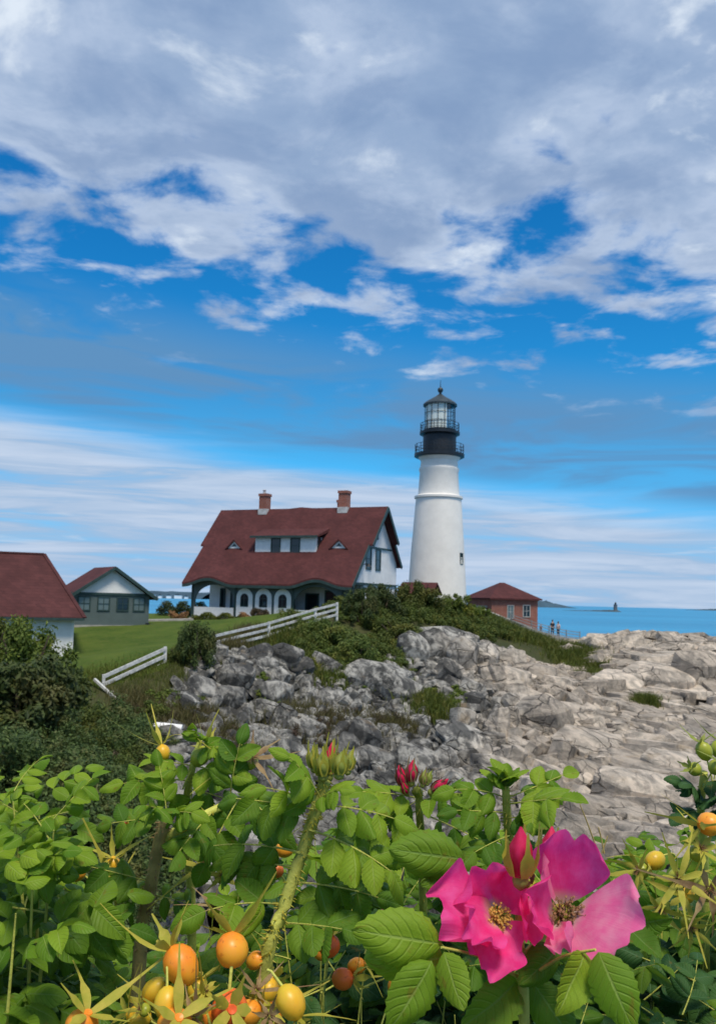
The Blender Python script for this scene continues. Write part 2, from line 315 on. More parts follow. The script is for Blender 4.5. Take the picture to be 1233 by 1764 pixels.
def rock_mat(name='jointed_rock', tone=(.62, 1.25)):
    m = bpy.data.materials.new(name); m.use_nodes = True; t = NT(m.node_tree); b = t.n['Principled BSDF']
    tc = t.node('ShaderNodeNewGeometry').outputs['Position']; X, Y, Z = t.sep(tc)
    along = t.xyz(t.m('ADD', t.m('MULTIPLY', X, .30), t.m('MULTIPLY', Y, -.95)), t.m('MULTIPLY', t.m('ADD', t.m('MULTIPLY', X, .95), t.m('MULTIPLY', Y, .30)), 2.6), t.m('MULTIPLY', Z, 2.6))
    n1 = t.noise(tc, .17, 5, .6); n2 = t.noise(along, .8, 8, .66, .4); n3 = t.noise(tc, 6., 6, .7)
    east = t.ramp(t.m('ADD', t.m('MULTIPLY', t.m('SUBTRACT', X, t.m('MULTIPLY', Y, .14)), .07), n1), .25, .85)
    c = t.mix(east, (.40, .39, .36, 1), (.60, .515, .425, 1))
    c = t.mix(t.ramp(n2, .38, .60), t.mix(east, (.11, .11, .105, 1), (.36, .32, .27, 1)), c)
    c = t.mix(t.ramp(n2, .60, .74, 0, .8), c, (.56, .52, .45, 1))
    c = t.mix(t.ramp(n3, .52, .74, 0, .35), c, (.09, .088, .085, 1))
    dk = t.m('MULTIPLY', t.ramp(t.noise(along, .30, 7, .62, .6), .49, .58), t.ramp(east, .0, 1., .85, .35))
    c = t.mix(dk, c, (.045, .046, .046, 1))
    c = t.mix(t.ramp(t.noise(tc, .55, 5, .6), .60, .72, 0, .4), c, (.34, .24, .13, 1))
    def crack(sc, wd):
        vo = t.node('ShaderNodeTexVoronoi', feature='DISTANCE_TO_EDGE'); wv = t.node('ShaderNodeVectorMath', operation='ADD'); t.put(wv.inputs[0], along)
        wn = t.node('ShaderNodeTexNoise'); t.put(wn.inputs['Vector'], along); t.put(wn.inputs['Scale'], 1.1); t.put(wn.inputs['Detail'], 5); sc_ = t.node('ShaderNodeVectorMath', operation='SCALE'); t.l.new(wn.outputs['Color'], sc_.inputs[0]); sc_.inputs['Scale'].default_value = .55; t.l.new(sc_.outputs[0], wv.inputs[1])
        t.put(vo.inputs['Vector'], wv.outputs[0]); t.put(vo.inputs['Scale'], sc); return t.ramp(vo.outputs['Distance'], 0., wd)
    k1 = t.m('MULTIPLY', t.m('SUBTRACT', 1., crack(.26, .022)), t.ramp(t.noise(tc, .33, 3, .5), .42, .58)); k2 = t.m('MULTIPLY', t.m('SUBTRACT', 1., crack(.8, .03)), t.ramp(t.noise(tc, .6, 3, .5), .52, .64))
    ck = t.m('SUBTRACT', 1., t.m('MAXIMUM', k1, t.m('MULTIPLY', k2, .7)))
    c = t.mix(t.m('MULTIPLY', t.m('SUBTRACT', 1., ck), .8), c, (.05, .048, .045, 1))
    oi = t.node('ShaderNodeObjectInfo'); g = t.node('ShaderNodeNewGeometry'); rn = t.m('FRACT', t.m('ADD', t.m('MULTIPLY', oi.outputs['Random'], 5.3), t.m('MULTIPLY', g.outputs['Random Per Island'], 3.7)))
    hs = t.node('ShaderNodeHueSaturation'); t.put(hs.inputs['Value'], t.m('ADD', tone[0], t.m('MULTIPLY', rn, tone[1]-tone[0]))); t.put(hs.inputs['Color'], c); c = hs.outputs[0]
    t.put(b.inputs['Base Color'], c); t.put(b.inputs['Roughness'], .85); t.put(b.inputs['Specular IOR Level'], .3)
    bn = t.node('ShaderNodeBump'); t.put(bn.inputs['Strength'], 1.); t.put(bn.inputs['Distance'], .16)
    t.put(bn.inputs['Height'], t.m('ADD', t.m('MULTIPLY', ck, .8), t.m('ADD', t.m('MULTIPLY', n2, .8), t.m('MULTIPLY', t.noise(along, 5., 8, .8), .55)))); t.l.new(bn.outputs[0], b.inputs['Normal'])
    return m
def ground_mat(name, a, b_, c_, s=1.2, bump=.6):
    m = bpy.data.materials.new(name); m.use_nodes = True; t = NT(m.node_tree); b = t.n['Principled BSDF']
    tc = t.node('ShaderNodeTexCoord').outputs['Object']
    c = t.mix(t.ramp(t.noise(tc, s*.22, 4, .6), .3, .7), (*a, 1), (*b_, 1)); c = t.mix(t.ramp(t.noise(tc, s*3, 6, .7), .45, .75), c, (*c_, 1))
    t.put(b.inputs['Base Color'], c); t.put(b.inputs['Roughness'], .95); t.put(b.inputs['Specular IOR Level'], .1)
    bn = t.node('ShaderNodeBump'); t.put(bn.inputs['Strength'], bump); t.put(bn.inputs['Distance'], .08); t.put(bn.inputs['Height'], t.noise(tc, 14, 5, .7)); t.l.new(bn.outputs[0], b.inputs['Normal'])
    return m
M['rock'] = rock_mat(); M['bedrock'] = rock_mat('gap_shade_bedrock', (.62, .62))  # bedrock: same rock, darkened to paint shade into gaps between slabs
M['soil'] = ground_mat('scrubby_soil', (.035, .048, .02), (.07, .075, .03), (.06, .05, .035))
M['lawn'] = ground_mat('mown_lawn', (.045, .088, .014), (.085, .128, .022), (.12, .125, .035), 1.6, .8)
LAWN = [onY(*q).xy for q in ((-40,1180,50),(172,1172,47),(285,1135,50),(405,1106,60),(470,1082,67),(560,1060,73),(600,1052,80))]+[Vector((-3,88)), Vector((-16,100)), Vector((-60,100)), Vector((-60,52))]
def inside(x, y, poly):
    c = np.zeros(x.shape, bool); n = len(poly)
    for i in range(n):
        (x1, y1), (x2, y2) = poly[i], poly[(i+1) % n]; k = ((y1 > y) != (y2 > y)) & (x < (x2-x1)*(y-y1)/(y2-y1+1e-12)+x1); c ^= k
    return c
def build_ground():
    def grid(xs, ys, hole=None, sink=0.):
        gx, gy = np.meshgrid(xs, ys); ny, nx = gx.shape
        jx = (hsh(np.round(gx*100), np.round(gy*100), 3)-.5)*.35*(xs[1]-xs[0]); jy = (hsh(np.round(gx*100), np.round(gy*100), 4)-.5)*.35*(ys[1]-ys[0])
        jx[:, [0, -1]] = 0; jy[[0, -1]] = 0; gx = gx+jx; gy = gy+jy
        z, r = ground_xy(gx, gy); z = z-sink
        v = np.c_[gx.ravel(), gy.ravel(), z.ravel()]; i = np.arange(ny*nx).reshape(ny, nx)
        f = np.stack([i[:-1, :-1], i[:-1, 1:], i[1:, 1:], i[1:, :-1]], -1).reshape(-1, 4)
        cx = v[f].mean(1); rr = r.ravel()[f].mean(1)
        keep = np.ones(len(f), bool)
        if hole: keep = ~((cx[:, 0] > hole[0]) & (cx[:, 0] < hole[1]) & (cx[:, 1] > hole[2]) & (cx[:, 1] < hole[3]))
        return v, f[keep], cx[keep], rr[keep]
    fine = grid(np.arange(-26, 40, .115), np.r_[np.arange(17, 60, .115), np.arange(60, 100, .16)])
    coarse = grid(np.arange(-66, 60, .6), np.arange(-8, 140, .6), (-24.2, 38.2, 18.8, 98.2), .22)
    parts = {'lawn': ([], []), 'hillside': ([], []), 'rocky_shore': ([], [])}
    for v, f, c, r in (fine, coarse):
        lw = inside(c[:, 0], c[:, 1], LAWN) & (r < .25); rk = (r > .12) & ~lw
        for k, m_ in (('lawn', lw), ('rocky_shore', rk), ('hillside', ~lw & ~rk)):
            ff = f[m_]; u, inv = np.unique(ff, return_inverse=True); base = sum(len(q) for q in parts[k][0])
            parts[k][0].append(v[u]); parts[k][1].append(inv.reshape(ff.shape)+base)
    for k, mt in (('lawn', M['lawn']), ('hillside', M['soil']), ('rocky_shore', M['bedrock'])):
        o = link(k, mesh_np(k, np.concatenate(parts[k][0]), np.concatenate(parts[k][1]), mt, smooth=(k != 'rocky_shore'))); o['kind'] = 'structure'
        tag(o, {'lawn': 'smooth mown green lawn in front of the red-roofed house', 'hillside': 'scrubby green hillside below the lighthouse', 'rocky_shore': 'jagged grey and beige bedrock ledges sloping to the cove'}[k])
    return bpy.data.objects['rocky_shore']
SHORE = build_ground()

# sea and far land
def sea_mat():
    m = bpy.data.materials.new('sea_water'); m.use_nodes = True; t = NT(m.node_tree); b = t.n['Principled BSDF']
    tc = t.node('ShaderNodeTexCoord').outputs['Object']; X, Y, Z = t.sep(tc)
    v = t.xyz(t.m('MULTIPLY', X, .35), Y, Z)
    c = t.mix(t.ramp(t.noise(v, .006, 5, .6), .35, .65), (.02, .21, .40, 1), (.035, .28, .50, 1))
    t.put(b.inputs['Base Color'], c); t.put(b.inputs['Roughness'], .32); t.put(b.inputs['Specular IOR Level'], .25)
    bn = t.node('ShaderNodeBump'); t.put(bn.inputs['Strength'], 1.); t.put(bn.inputs['Distance'], .6); t.put(bn.inputs['Height'], t.noise(v, .5, 6, .65)); t.l.new(bn.outputs[0], b.inputs['Normal']); return m
o = MB().add([(-24000, -2000, SEA), (24000, -2000, SEA), (24000, 26000, SEA), (-24000, 26000, SEA)], [(0, 1, 2, 3)]).build('sea', sea_mat()); tag(o, 'blue open sea reaching to the horizon', kind='structure')
def far_land(name, px0, px1, Y, prof, mat, label, depth):
    """a low island or coast: uneven top, real depth"""
    n = 60; xs = np.linspace(0, 1, n); v, f = [], []
    X0 = onY(px0, 1030, Y).x; X1 = onY(px1, 1030, Y).x
    for j, w in enumerate((0, .25, .5, .75, 1)):
        for i, t_ in enumerate(xs):
            h = np.interp(t_, *zip(*prof))*(.6+.8*fbm(np.array([t_*18+3]), np.array([j*1.3]), 7)[0])*math.sin(math.pi*min(max(w, .0), 1.))
            v.append((X0+(X1-X0)*t_, Y+depth*w, SEA-1+h))
    for j in range(4):
        for i in range(n-1): f.append((j*n+i, j*n+i+1, (j+1)*n+i+1, (j+1)*n+i))
    o = link(name, mesh_np(name, v, f, mat, True)); tag(o, label, kind='structure'); return o
M['farland'] = pmat('haze_blue_wooded_shore', (.035, .075, .11), .95, .3, .01); M['ledge'] = pmat('dark_ledge', (.05, .08, .10), .9, .3, .05)  # farland: blue of distance haze put into its base colour
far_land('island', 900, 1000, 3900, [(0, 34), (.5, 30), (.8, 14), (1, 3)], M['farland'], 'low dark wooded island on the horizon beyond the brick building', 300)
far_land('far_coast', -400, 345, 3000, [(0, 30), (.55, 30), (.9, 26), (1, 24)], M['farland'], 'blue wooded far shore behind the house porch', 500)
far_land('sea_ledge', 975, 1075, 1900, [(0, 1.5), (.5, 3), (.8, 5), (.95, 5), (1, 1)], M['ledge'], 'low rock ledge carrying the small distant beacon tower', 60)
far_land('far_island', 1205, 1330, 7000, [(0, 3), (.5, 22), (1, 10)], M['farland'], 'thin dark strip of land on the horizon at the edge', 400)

# ------------------------------------------------------------------ lighthouse
def window(parent, name, w, h, mat_frame, origin, ux, uz, n, mull=(1, 1), frame=.09, depth=.06, pane=None, shade=None):
    """a framed window: frame part with a pane and muntins below it. origin = centre, ux / uz = unit axes, n = outward"""
    O, ux, uz, n = Vector(origin), Vector(ux).normalized(), Vector(uz).normalized(), Vector(n).normalized()
    q = lambda a, b, c=0: O+ux*a+uz*b+n*c
    mb = MB()
    for a0, a1, b0, b1 in ((-w/2-frame, -w/2, -h/2-frame, h/2+frame), (w/2, w/2+frame, -h/2-frame, h/2+frame), (-w/2, w/2, h/2, h/2+frame), (-w/2, w/2, -h/2-frame, -h/2)):
        mb.prism([q(a0, b0, -.02), q(a1, b0, -.02), q(a1, b1, -.02), q(a0, b1, -.02)], n*(depth+.02))
    fr = mb.build(name, mat_frame, parent)
    MB().prism([q(-w/2, -h/2, 0), q(w/2, -h/2, 0), q(w/2, h/2, 0), q(-w/2, h/2, 0)], n*.012).build('pane', pane or M['pane'], fr)
    mm = MB()
    for i in range(1, mull[0]+0): x = -w/2+w*i/mull[0]; mm.bar(q(x, -h/2, .03), q(x, h/2, .03), .05, .03, n)
    for i in range(1, mull[1]+0): z = -h/2+h*i/mull[1]; mm.bar(q(-w/2, z, .033), q(w/2, z, .033), .05, .03, n)
    if mm.v: mm.build('muntin', mat_frame, fr)
    return fr
def lighthouse():
    Y = 100.; cx = onY(756, 850, Y).x-.05
    H = lambda py, px=757: onY(px, py, Y).z
    def rr(hp, py): z = H(py); return hp*(Y*.995+z*.1)/1500
    root = empty('lighthouse', (cx, Y, 0)); tag(root, 'tall white masonry lighthouse with black lantern room above the scrubby hill', 'lighthouse')
    zb = -2.
    prof = [(rr(51.5, 1030)+.25, zb), (rr(50.5, 1030), H(1030)), (rr(46.5, 960), H(960)), (rr(42, 900), H(900)), (rr(39, 860), H(860))]
    MB().lathe(prof, 64).build('tower_shaft', M['tower'], root, 40)
    MB().lathe([(rr(38, 860), H(860)), (rr(41.5, 860), H(859.5)), (rr(41.5, 856), H(856)), (rr(35, 853), H(853.5))], 64).build('stone_band', M['tower'], root, 30)
    MB().lathe([(rr(35.5, 854), H(854.5)), (rr(33, 815), H(815)), (rr(34.3, 811), H(812)), (rr(34.3, 808), H(808)), (rr(32.5, 806), H(806)), (rr(31.5, 795), H(795)), (rr(37, 788), H(788)), (rr(38, 786), H(786.2)), (.3, H(786))], 64).build('upper_tower', M['tower'], root, 30)
    def deck(hp, ptop, pbot, name):
        MB().lathe([(.3, H(pbot)), (rr(hp-3, pbot), H(pbot)), (rr(hp, pbot), H(pbot-1.5)), (rr(hp, ptop), H(ptop)), (.3, H(ptop)+.01)], 48).build(name, M['black'], root, 40)
    deck(43, 783, 789, 'gallery_deck'); deck(34.5, 745, 750.5, 'lantern_deck')
    MB().lathe([(rr(28.5, 783), H(783.2)), (rr(28.5, 750), H(750)), (rr(28, 748), H(748))], 48).build('watch_room', M['black'], root, 40)
    def railing(hp, p0, h, n, name):
        r = rr(hp, p0); z0 = H(p0)
        g = MB()
        for zz in (h, h*.66, h*.33): g.tube([(r*math.cos(2*math.pi*i/40), r*math.sin(2*math.pi*i/40), z0+zz) for i in range(41)], .028, 5)
        ro = g.build(name, M['black'], root, 60)
        me = MB().tube([(0, 0, 0), (0, 0, h+.05)], .035, 6).mesh('baluster', M['black'])
        for i in range(n):
            o = link('baluster', me, ro); a = 2*math.pi*i/n; o.location = (r*math.cos(a), r*math.sin(a), z0)
    railing(41.5, 784, 1.15, 20, 'gallery_railing'); railing(33, 745, 1.0, 16, 'lantern_railing')
    # lantern: sixteen sided glazing with curtains drawn on the side that faces the camera
    r = rr(26, 720); z0, z1 = H(745), H(699); n = 14
    MB().lathe([(r+.1, z0), (r+.1, z0+.28), (r-.05, z0+.3)], 48).build('lantern_sill', M['black'], root, 30)
    rows = 3
    vm = MB().box(-.03, .03, -.028, .028, z0, z1).mesh('mullion', M['black'])
    w = 2*r*math.sin(math.pi/n)
    hm = MB().box(-w/2, w/2, -.02, .02, -.02, .02).mesh('transom', M['black'])
    gm = MB().box(-w/2+.03, w/2-.03, -.006, .006, 0, (z1-z0-.3)/rows-.04).mesh('pane', M['glass'])
    for i in range(n):
        a = 2*math.pi*(i+.5)/n; b = 2*math.pi*i/n
        o = link('mullion', vm, root); o.location = (r*math.cos(b), r*math.sin(b), 0); o.rotation_euler.z = b
        ri = r*math.cos(math.pi/n)
        for k in range(rows):
            zz = z0+.3+(z1-z0-.3)*k/rows
            o = link('pane', gm, root); o.location = (ri*math.cos(a), ri*math.sin(a), zz+.02); o.rotation_euler.z = a+math.pi/2
            if k: o = link('transom', hm, root); o.location = (ri*math.cos(a), ri*math.sin(a), zz); o.rotation_euler.z = a+math.pi/2
    MB().lathe([(r*.95, z0+.3), (r*.95, z1)], 30, R(180), R(292)).build('lantern_curtain', M['curtain'], root, 60)
    MB().lathe([(.35, z0), (.35, z0+.9), (.62, z0+1.), (.75, z0+1.6), (.62, z0+2.2), (.2, z0+2.4), (.2, z1)], 20).build('lamp', M['blackroof'], root, 50)
    MB().lathe([(r-.1, H(699)), (rr(29.3, 699), H(699.8)), (rr(29.3, 697), H(697.2)), (rr(26, 694), H(694)), (rr(17, 688), H(688.3)), (rr(8, 682.5), H(683)), (rr(3.6, 679), H(679.5)), (.05, H(679))], 28).build('lantern_roof', M['blackroof'], root, 35)
    MB().lathe([(rr(2.6, 680), H(680.5)), (rr(2.2, 676), H(676.5)), (rr(4.2, 674), H(674.5)), (rr(5, 671), H(671.5)), (rr(3.8, 668), H(668.6)), (.03, H(667))], 20).build('ventilator_ball', M['blackroof'], root, 60)
    MB().tube([(0, 0, H(667.5)), (0, 0, H(655))], [.05, .02], 6).build('lightning_rod', M['black'], root)
    # slit window low on the right of the shaft
    a = math.asin((791-754)/46); rw = rr(46.3, 965); d = Vector((math.sin(a), -math.cos(a), .02)); zz = H(964)
    fr = window(root, 'window', .42, 1.15, M['green'], d.normalized()*(rw+.0)+Vector((0, 0, zz)), (math.cos(a), math.sin(a), 0), (0, 0, 1), d, (1, 2), .08, .1)
lighthouse()

# ------------------------------------------------------------------ keeper's house (local x along the front, y back, z up from the porch floor)
HA = onY(330, 1062, 84); HB = onY(604, 1062, 77); HU = (HB-HA).xy; HL = HU.length
def house():
    root = empty('house', (HA.x, HA.y, -2.05), math.atan2(HU.y, HU.x)); tag(root, 'white and green shingled house with a steep dark red roof beside the lighthouse', 'house')
    L, D, RY, RZ, EZ, BZ = HL, 10.4, 6.0, 10.95, 3.62, 5.45
    bump = lambda x: .62*sum(max(0, math.cos(math.pi*min(1, abs(x-c)/3.0)))**1.0*.5+.5*max(0, 1-abs(x-c)/3.0)**0*(0) for c in (2.15, 13.6))
    bumpf = lambda x: .62*sum((.5+.5*math.cos(math.pi*abs(x-c)/2.9)) if abs(x-c) < 2.9 else 0 for c in (2.15, 13.6))
    EY = -.75                                           # eave overhang
    ev = lambda x: EZ-.32+bumpf(x)                       # lower roof edge
    # body of the house: rear room block and side walls
    body = MB(); body.box(.2, L, 2.6, D, 0, 3.5)
    body.build('wall', M['white'], root)
    slopeF = lambda y: RZ-.12-(RZ-EZ+.32)*(RY-y)/(RY-EY); slopeB = lambda y: RZ-(RZ-BZ)*(y-RY)/(D+.35-RY)
    gab = [(0, y, z) for y, z in ((.15, 3.5), (D, 3.5), (D, slopeB(D)-.2), (RY, RZ-.3), (.15, slopeF(.15)-.14))]
    for x0, w_ in ((L-.12, .12), (.05, .12)):
        MB().prism([(x0, y, z) for _, y, z in gab], (w_, 0, 0)).build('gable_wall', M['white'], root)
    # roof: front slope with curved eaves, back slope, real thickness; upper part oversails the gables
    def slope(name, front):
        xs = np.linspace(-.75, L+.45, 90); ts = [0, .18, .36, .499, .5, .64, .76, .86, .93, .965, 1.] if front else [0, .3, .599, .6, 1]
        v = []; nx = len(xs); nt = len(ts)
        for side in (0, 1):
            for t_ in ts:
                for x in xs:
                    u = (x+.75)/(L+1.2); over = .38 if t_ < (.5 if front else .6) else 0
                    X = x-over*(1-u)+over*u
                    if front:
                        y = RY+(EY-RY)*t_; z = RZ+(EZ-.32-RZ)*t_
                        k = max(0, (t_-.76)/.24); z += bumpf(X)*k*k; y += 0
                        z += .12*max(0, 1-abs(x-8.3)/1.3)*(1-t_)**4   # small rise in the ridge
                    else: y = RY+(D+.35-RY)*t_; z = RZ+(BZ-RZ)*t_+.12*max(0, 1-abs(x-8.3)/1.3)*(1-t_)**4
                    v.append((X, y, z-.17*side))
        idx = lambda s_, j, i: s_*nt*nx+j*nx+i; f = []
        for j in range(nt-1):
            for i in range(nx-1):
                f.append((idx(0, j, i), idx(0, j, i+1), idx(0, j+1, i+1), idx(0, j+1, i))); f.append((idx(1, j, i), idx(1, j+1, i), idx(1, j+1, i+1), idx(1, j, i+1)))
            for i in (0, nx-1): f.append((idx(0, j, i), idx(0, j+1, i), idx(1, j+1, i), idx(1, j, i)))
        for i in range(nx-1): f.append((idx(0, nt-1, i), idx(0, nt-1, i+1), idx(1, nt-1, i+1), idx(1, nt-1, i)))
        MB().add(v, f).build(name, M['roof'], root, 25)
    slope('roof', True); slope('roof', False)
    # green barge boards along the right hand rakes and the curved fascia
    for (y0, z0, y1, z1, xo) in ((RY, RZ, (RY+EY)/2, (RZ+EZ-.32)/2, L+.86), ((RY+EY)/2, (RZ+EZ-.32)/2, EY, EZ-.32, L+.48)):
        MB().bar((xo, y0, z0-.16), (xo, y1, z1-.16), .06, .34, (0, 0, 1)).build('barge_board', M['green'], root)
    yk = RY+(D+.35-RY)*.6; zk = RZ+(BZ-RZ)*.6
    for (y0, z0, y1, z1, xo) in ((RY, RZ, yk, zk, L+.86), (yk, zk, D+.35, BZ, L+.48)):
        MB().bar((xo, y0, z0-.16), (xo, y1, z1-.16), .06, .34, (0, 0, 1)).build('barge_board', M['green'], root)
    xs = np.linspace(-.7, L+.4, 100); v = []; f = []
    for x in xs:
        z = ev(x)-.1
        for yy, zz in ((EY-.03, z-.06), (EY-.03, z-.32), (EY+.1, z-.32), (EY+.1, z-.06)): v.append((x, yy, zz))
    for i in range(len(xs)-1):
        for k in range(4): f.append((4*i+k, 4*i+(k+1) % 4, 4*i+4+(k+1) % 4, 4*i+4+k))
    f += [(0, 1, 2, 3), tuple(4*(len(xs)-1)+k for k in (3, 2, 1, 0))]
    MB().add(v, f).build('fascia', M['green'], root)
    # porch front: dark green screen wall with two wide arches and three white arched panels
    def screen(x0, x1, arch=None):
        """a strip of porch wall under the curved eave with an elliptical opening (cx, half width, spring height, rise, sill)"""
        n = 40; g = MB()
        for i in range(n):
            a, b = x0+(x1-x0)*i/n, x0+(x1-x0)*(i+1)/n
            def lo(x):
                cx, hw, sp, rs = arch; u = (x-cx)/hw; return sp+rs*math.sqrt(max(0, 1-u*u)) if abs(u) < 1 else 0
            la, lb = (lo(a), lo(b)) if arch else (0, 0); ta, tb = ev(a)-.2, ev(b)-.2
            if la >= ta and lb >= tb: continue
            g.prism([(a, 0, min(la, ta)), (b, 0, min(lb, tb)), (b, 0, tb), (a, 0, ta)], (0, .16, 0))
        return g.build('porch_arch', M['wall_green'], root)
    screen(-.05, 4.95, (2.5, 2.22, 1.55, 1.6)); screen(4.95, 10.95); screen(10.95, L, (13.35, 2.3, 1.5, 1.62))
    MB().box(.3, 4.68, -.05, .12, 0, 1.02).build('parapet', M['trim'], root)
    MB().box(11.15, 15.6, -.05, .12, 0, 1.0).build('parapet', M['trim'], root)
    MB().box(-.16, L+.05, -.2, 2.6, -.9, -.0).build('foundation', M['conc'], root)
    for cx in (5.87, 7.9, 9.93):
        hw = .87; z1 = 2.0; out = [(cx-hw, 0.03), (cx+hw, 0.03)]+[(cx+hw*math.cos(a), z1+hw*math.sin(a)) for a in np.linspace(0, math.pi, 17)]
        MB().prism([(x, -.005, z) for x, z in out], (0, -.055, 0)).build('arched_panel', M['trim'], root)
        hw = .43; z1 = 1.95; out = [(cx-hw, 1.15), (cx+hw, 1.15)]+[(cx+hw*math.cos(a), z1+hw*math.sin(a)) for a in np.linspace(0, math.pi, 13)]
        w = MB().prism([(x, -.0605, z) for x, z in out], (0, -.02, 0)).build('arched_window', M['green'], root)
        hw = .36; out = [(cx-hw, 1.22), (cx+hw, 1.22)]+[(cx+hw*math.cos(a), z1+hw*math.sin(a)) for a in np.linspace(0, math.pi, 13)]
        MB().prism([(x, -.081, z) for x, z in out], (0, -.01, 0)).build('pane', M['pane'], w)
        MB().bar((cx, -.097, 1.22), (cx, -.097, 2.28), .05, .02, (0, 1, 0)).bar((cx-.36, -.0975, 1.95), (cx+.36, -.0975, 1.95), .05, .021, (0, 1, 0)).build('muntin', M['green'], w)
    for x in (.02, 4.86, 10.98, 15.9, L-.05): MB().box(x-.11, x+.11, -.045, .2, .0, ev(x)-.3).build('porch_post', M['green'], root)
    # the back wall of the porch: windows and door seen through the arches
    for cx, w, h, zc, mu in ((3.75, 1.9, 2.2, 1.75, (2, 2)), (14.2, 2.3, 1.9, 1.75, (3, 2)), (11.6, 1.1, 2.3, 1.25, (1, 1)), (1.75, .3, 2.6, 1.4, (1, 1))):
        window(root, 'porch_window', w, h, M['green'], (cx, 2.58, zc), (1, 0, 0), (0, 0, 1), (0, -1, 0), mu, .16)
    # shed dormer
    z0, z1 = 6.25, 7.75; ys = lambda z: RY-(RZ-z)*(RY-EY)/(RZ-EZ+.32); x0, x1 = 5.6, 12.15; yf = ys(z0)+.12
    MB().prism([(x0, yf, z0-.25), (x0, yf, z1), (x0, ys(z1)+.9, z1+.05), (x0, ys(z1)+.5, z1-.4)], (x1-x0, 0, 0)).build('dormer', M['trim'], root)
    MB().prism([(x0-.35, yf-.45, z1-.02), (x0-.35, yf-.45, z1+.14), (x0-.35, ys(z1+.95), z1+1.), (x0-.35, ys(z1+.95)+.3, z1+.75)], (x1-x0+.7, 0, 0)).build('dormer_roof', M['roof'], root)
    MB().box(x0-.36, x1+.36, yf-.5, yf-.46, z1-.05, z1+.15).build('fascia', M['green'], root)
    for cx in (7.85, 9.95): window(root, 'dormer_window', .85, 1.25, M['green'], (cx, yf-.01, z0+.72), (1, 0, 0), (0, 0, 1), (0, -1, 0), (1, 2), .09)
    window(root, 'dormer_window', .5, 1.0, M['green'], (x1+.005, yf+.55, z0+.95), (0, 1, 0), (0, 0, 1), (1, 0, 0), (1, 1), .08)
    # two small triangular eyebrow dormers
    for cx in (3.05, 14.35):
        zb, zt, hw = 6.75, 7.5, .78; yb = ys(zb)-.02
        e = MB().prism([(cx-hw, yb, zb), (cx+hw, yb, zb), (cx, yb, zt)], (0, 1.2, 0)).build('eyebrow_dormer', M['trim'], root)
        MB().prism([(cx-.32, yb-.004, zb+.17), (cx+.32, yb-.004, zb+.17), (cx, yb-.004, zb+.47)], (0, -.02, 0)).build('pane', M['pane'], e)
        g = MB()
        for s_ in (-1, 1): g.prism([(cx+s_*(hw+.22), yb-.18, zb-.08), (cx, yb-.18, zt+.12), (cx, yb-.18, zt-.04), (cx+s_*(hw+.02), yb-.18, zb-.06)][::s_], (0, 1.5, 0))
        g.build('dormer_hood', M['roof'], e)
    # chimneys on the ridge
    for cx, w, zt, cy in ((4.15, .86, 12.45, RY-.1), (13.05, .9, 12.5, RY-.1), (12.2, .6, 11.75, RY+1.1)):
        c = MB().box(cx-w/2, cx+w/2, cy-.42, cy+.42, RZ-1.2, zt).build('chimney', M['brick'], root)
        MB().box(cx-w/2-.07, cx+w/2+.07, cy-.49, cy+.49, zt-.22, zt+.04).build('chimney_cap', M['brick'], c)
        MB().box(cx-w/2-.06, cx+w/2+.06, cy-.48, cy+.48, RZ-.6, RZ-.02).build('flashing', M['lead'], c)
        if cx < 5: MB().lathe([(.0, zt+.04), (.16, zt+.04), (.13, zt+.38), (.22, zt+.42), (0, zt+.5)], 12, c=(cx-.1, cy, 0)).build('chimney_pot', M['lead'], c)
    # right hand gable: belt trims, windows, wall lamp
    X = L+.005
    for y0, y1, zc, h in ((.3, D-.05, 3.52, .2), (2.9, 8.9, 6.95, .16)): MB().box(X, X+.1, y0, y1, zc-h/2, zc+h/2).build('belt_trim', M['green'], root)
    for y in (.12, D-.12): MB().box(X, X+.08, y-.12, y+.12, 0, 3.4).build('corner_board', M['green'], root)
    window(root, 'gable_window', .42, 1.5, M['green'], (X, 5.35, 8.6), (0, 1, 0), (0, 0, 1), (1, 0, 0), (1, 2), .1)
    for cy in (3.55, 5.75): window(root, 'gable_window', .95, 1.75, M['green'], (X, cy, 5.85), (0, 1, 0), (0, 0, 1), (1, 0, 0), (1, 2), .14)
    for cy, w in ((2.3, .8), (4.9, .6), (7.4, .8)): window(root, 'gable_window', w, 1.5, M['green'], (X, cy, 2.35), (0, 1, 0), (0, 0, 1), (1, 0, 0), (1, 2), .14)
    for y in (1.2, 3.6, 6.2, 8.6): MB().box(X+.0, X+.05, y-.06, y+.06, 0.2, 3.4).build('trim_board', M['green'], root)
    l = MB().bar((X, 1.9, 5.25), (X+.7, 1.9, 5.3), .06).build('lamp_bracket', M['black'], root)
    MB().lathe([(.02, .3), (.09, .25), (.28, .0), (.1, .02)], 12, c=(X+.75, 1.9, 5.05)).build('lamp_shade', M['black'], l)
house()

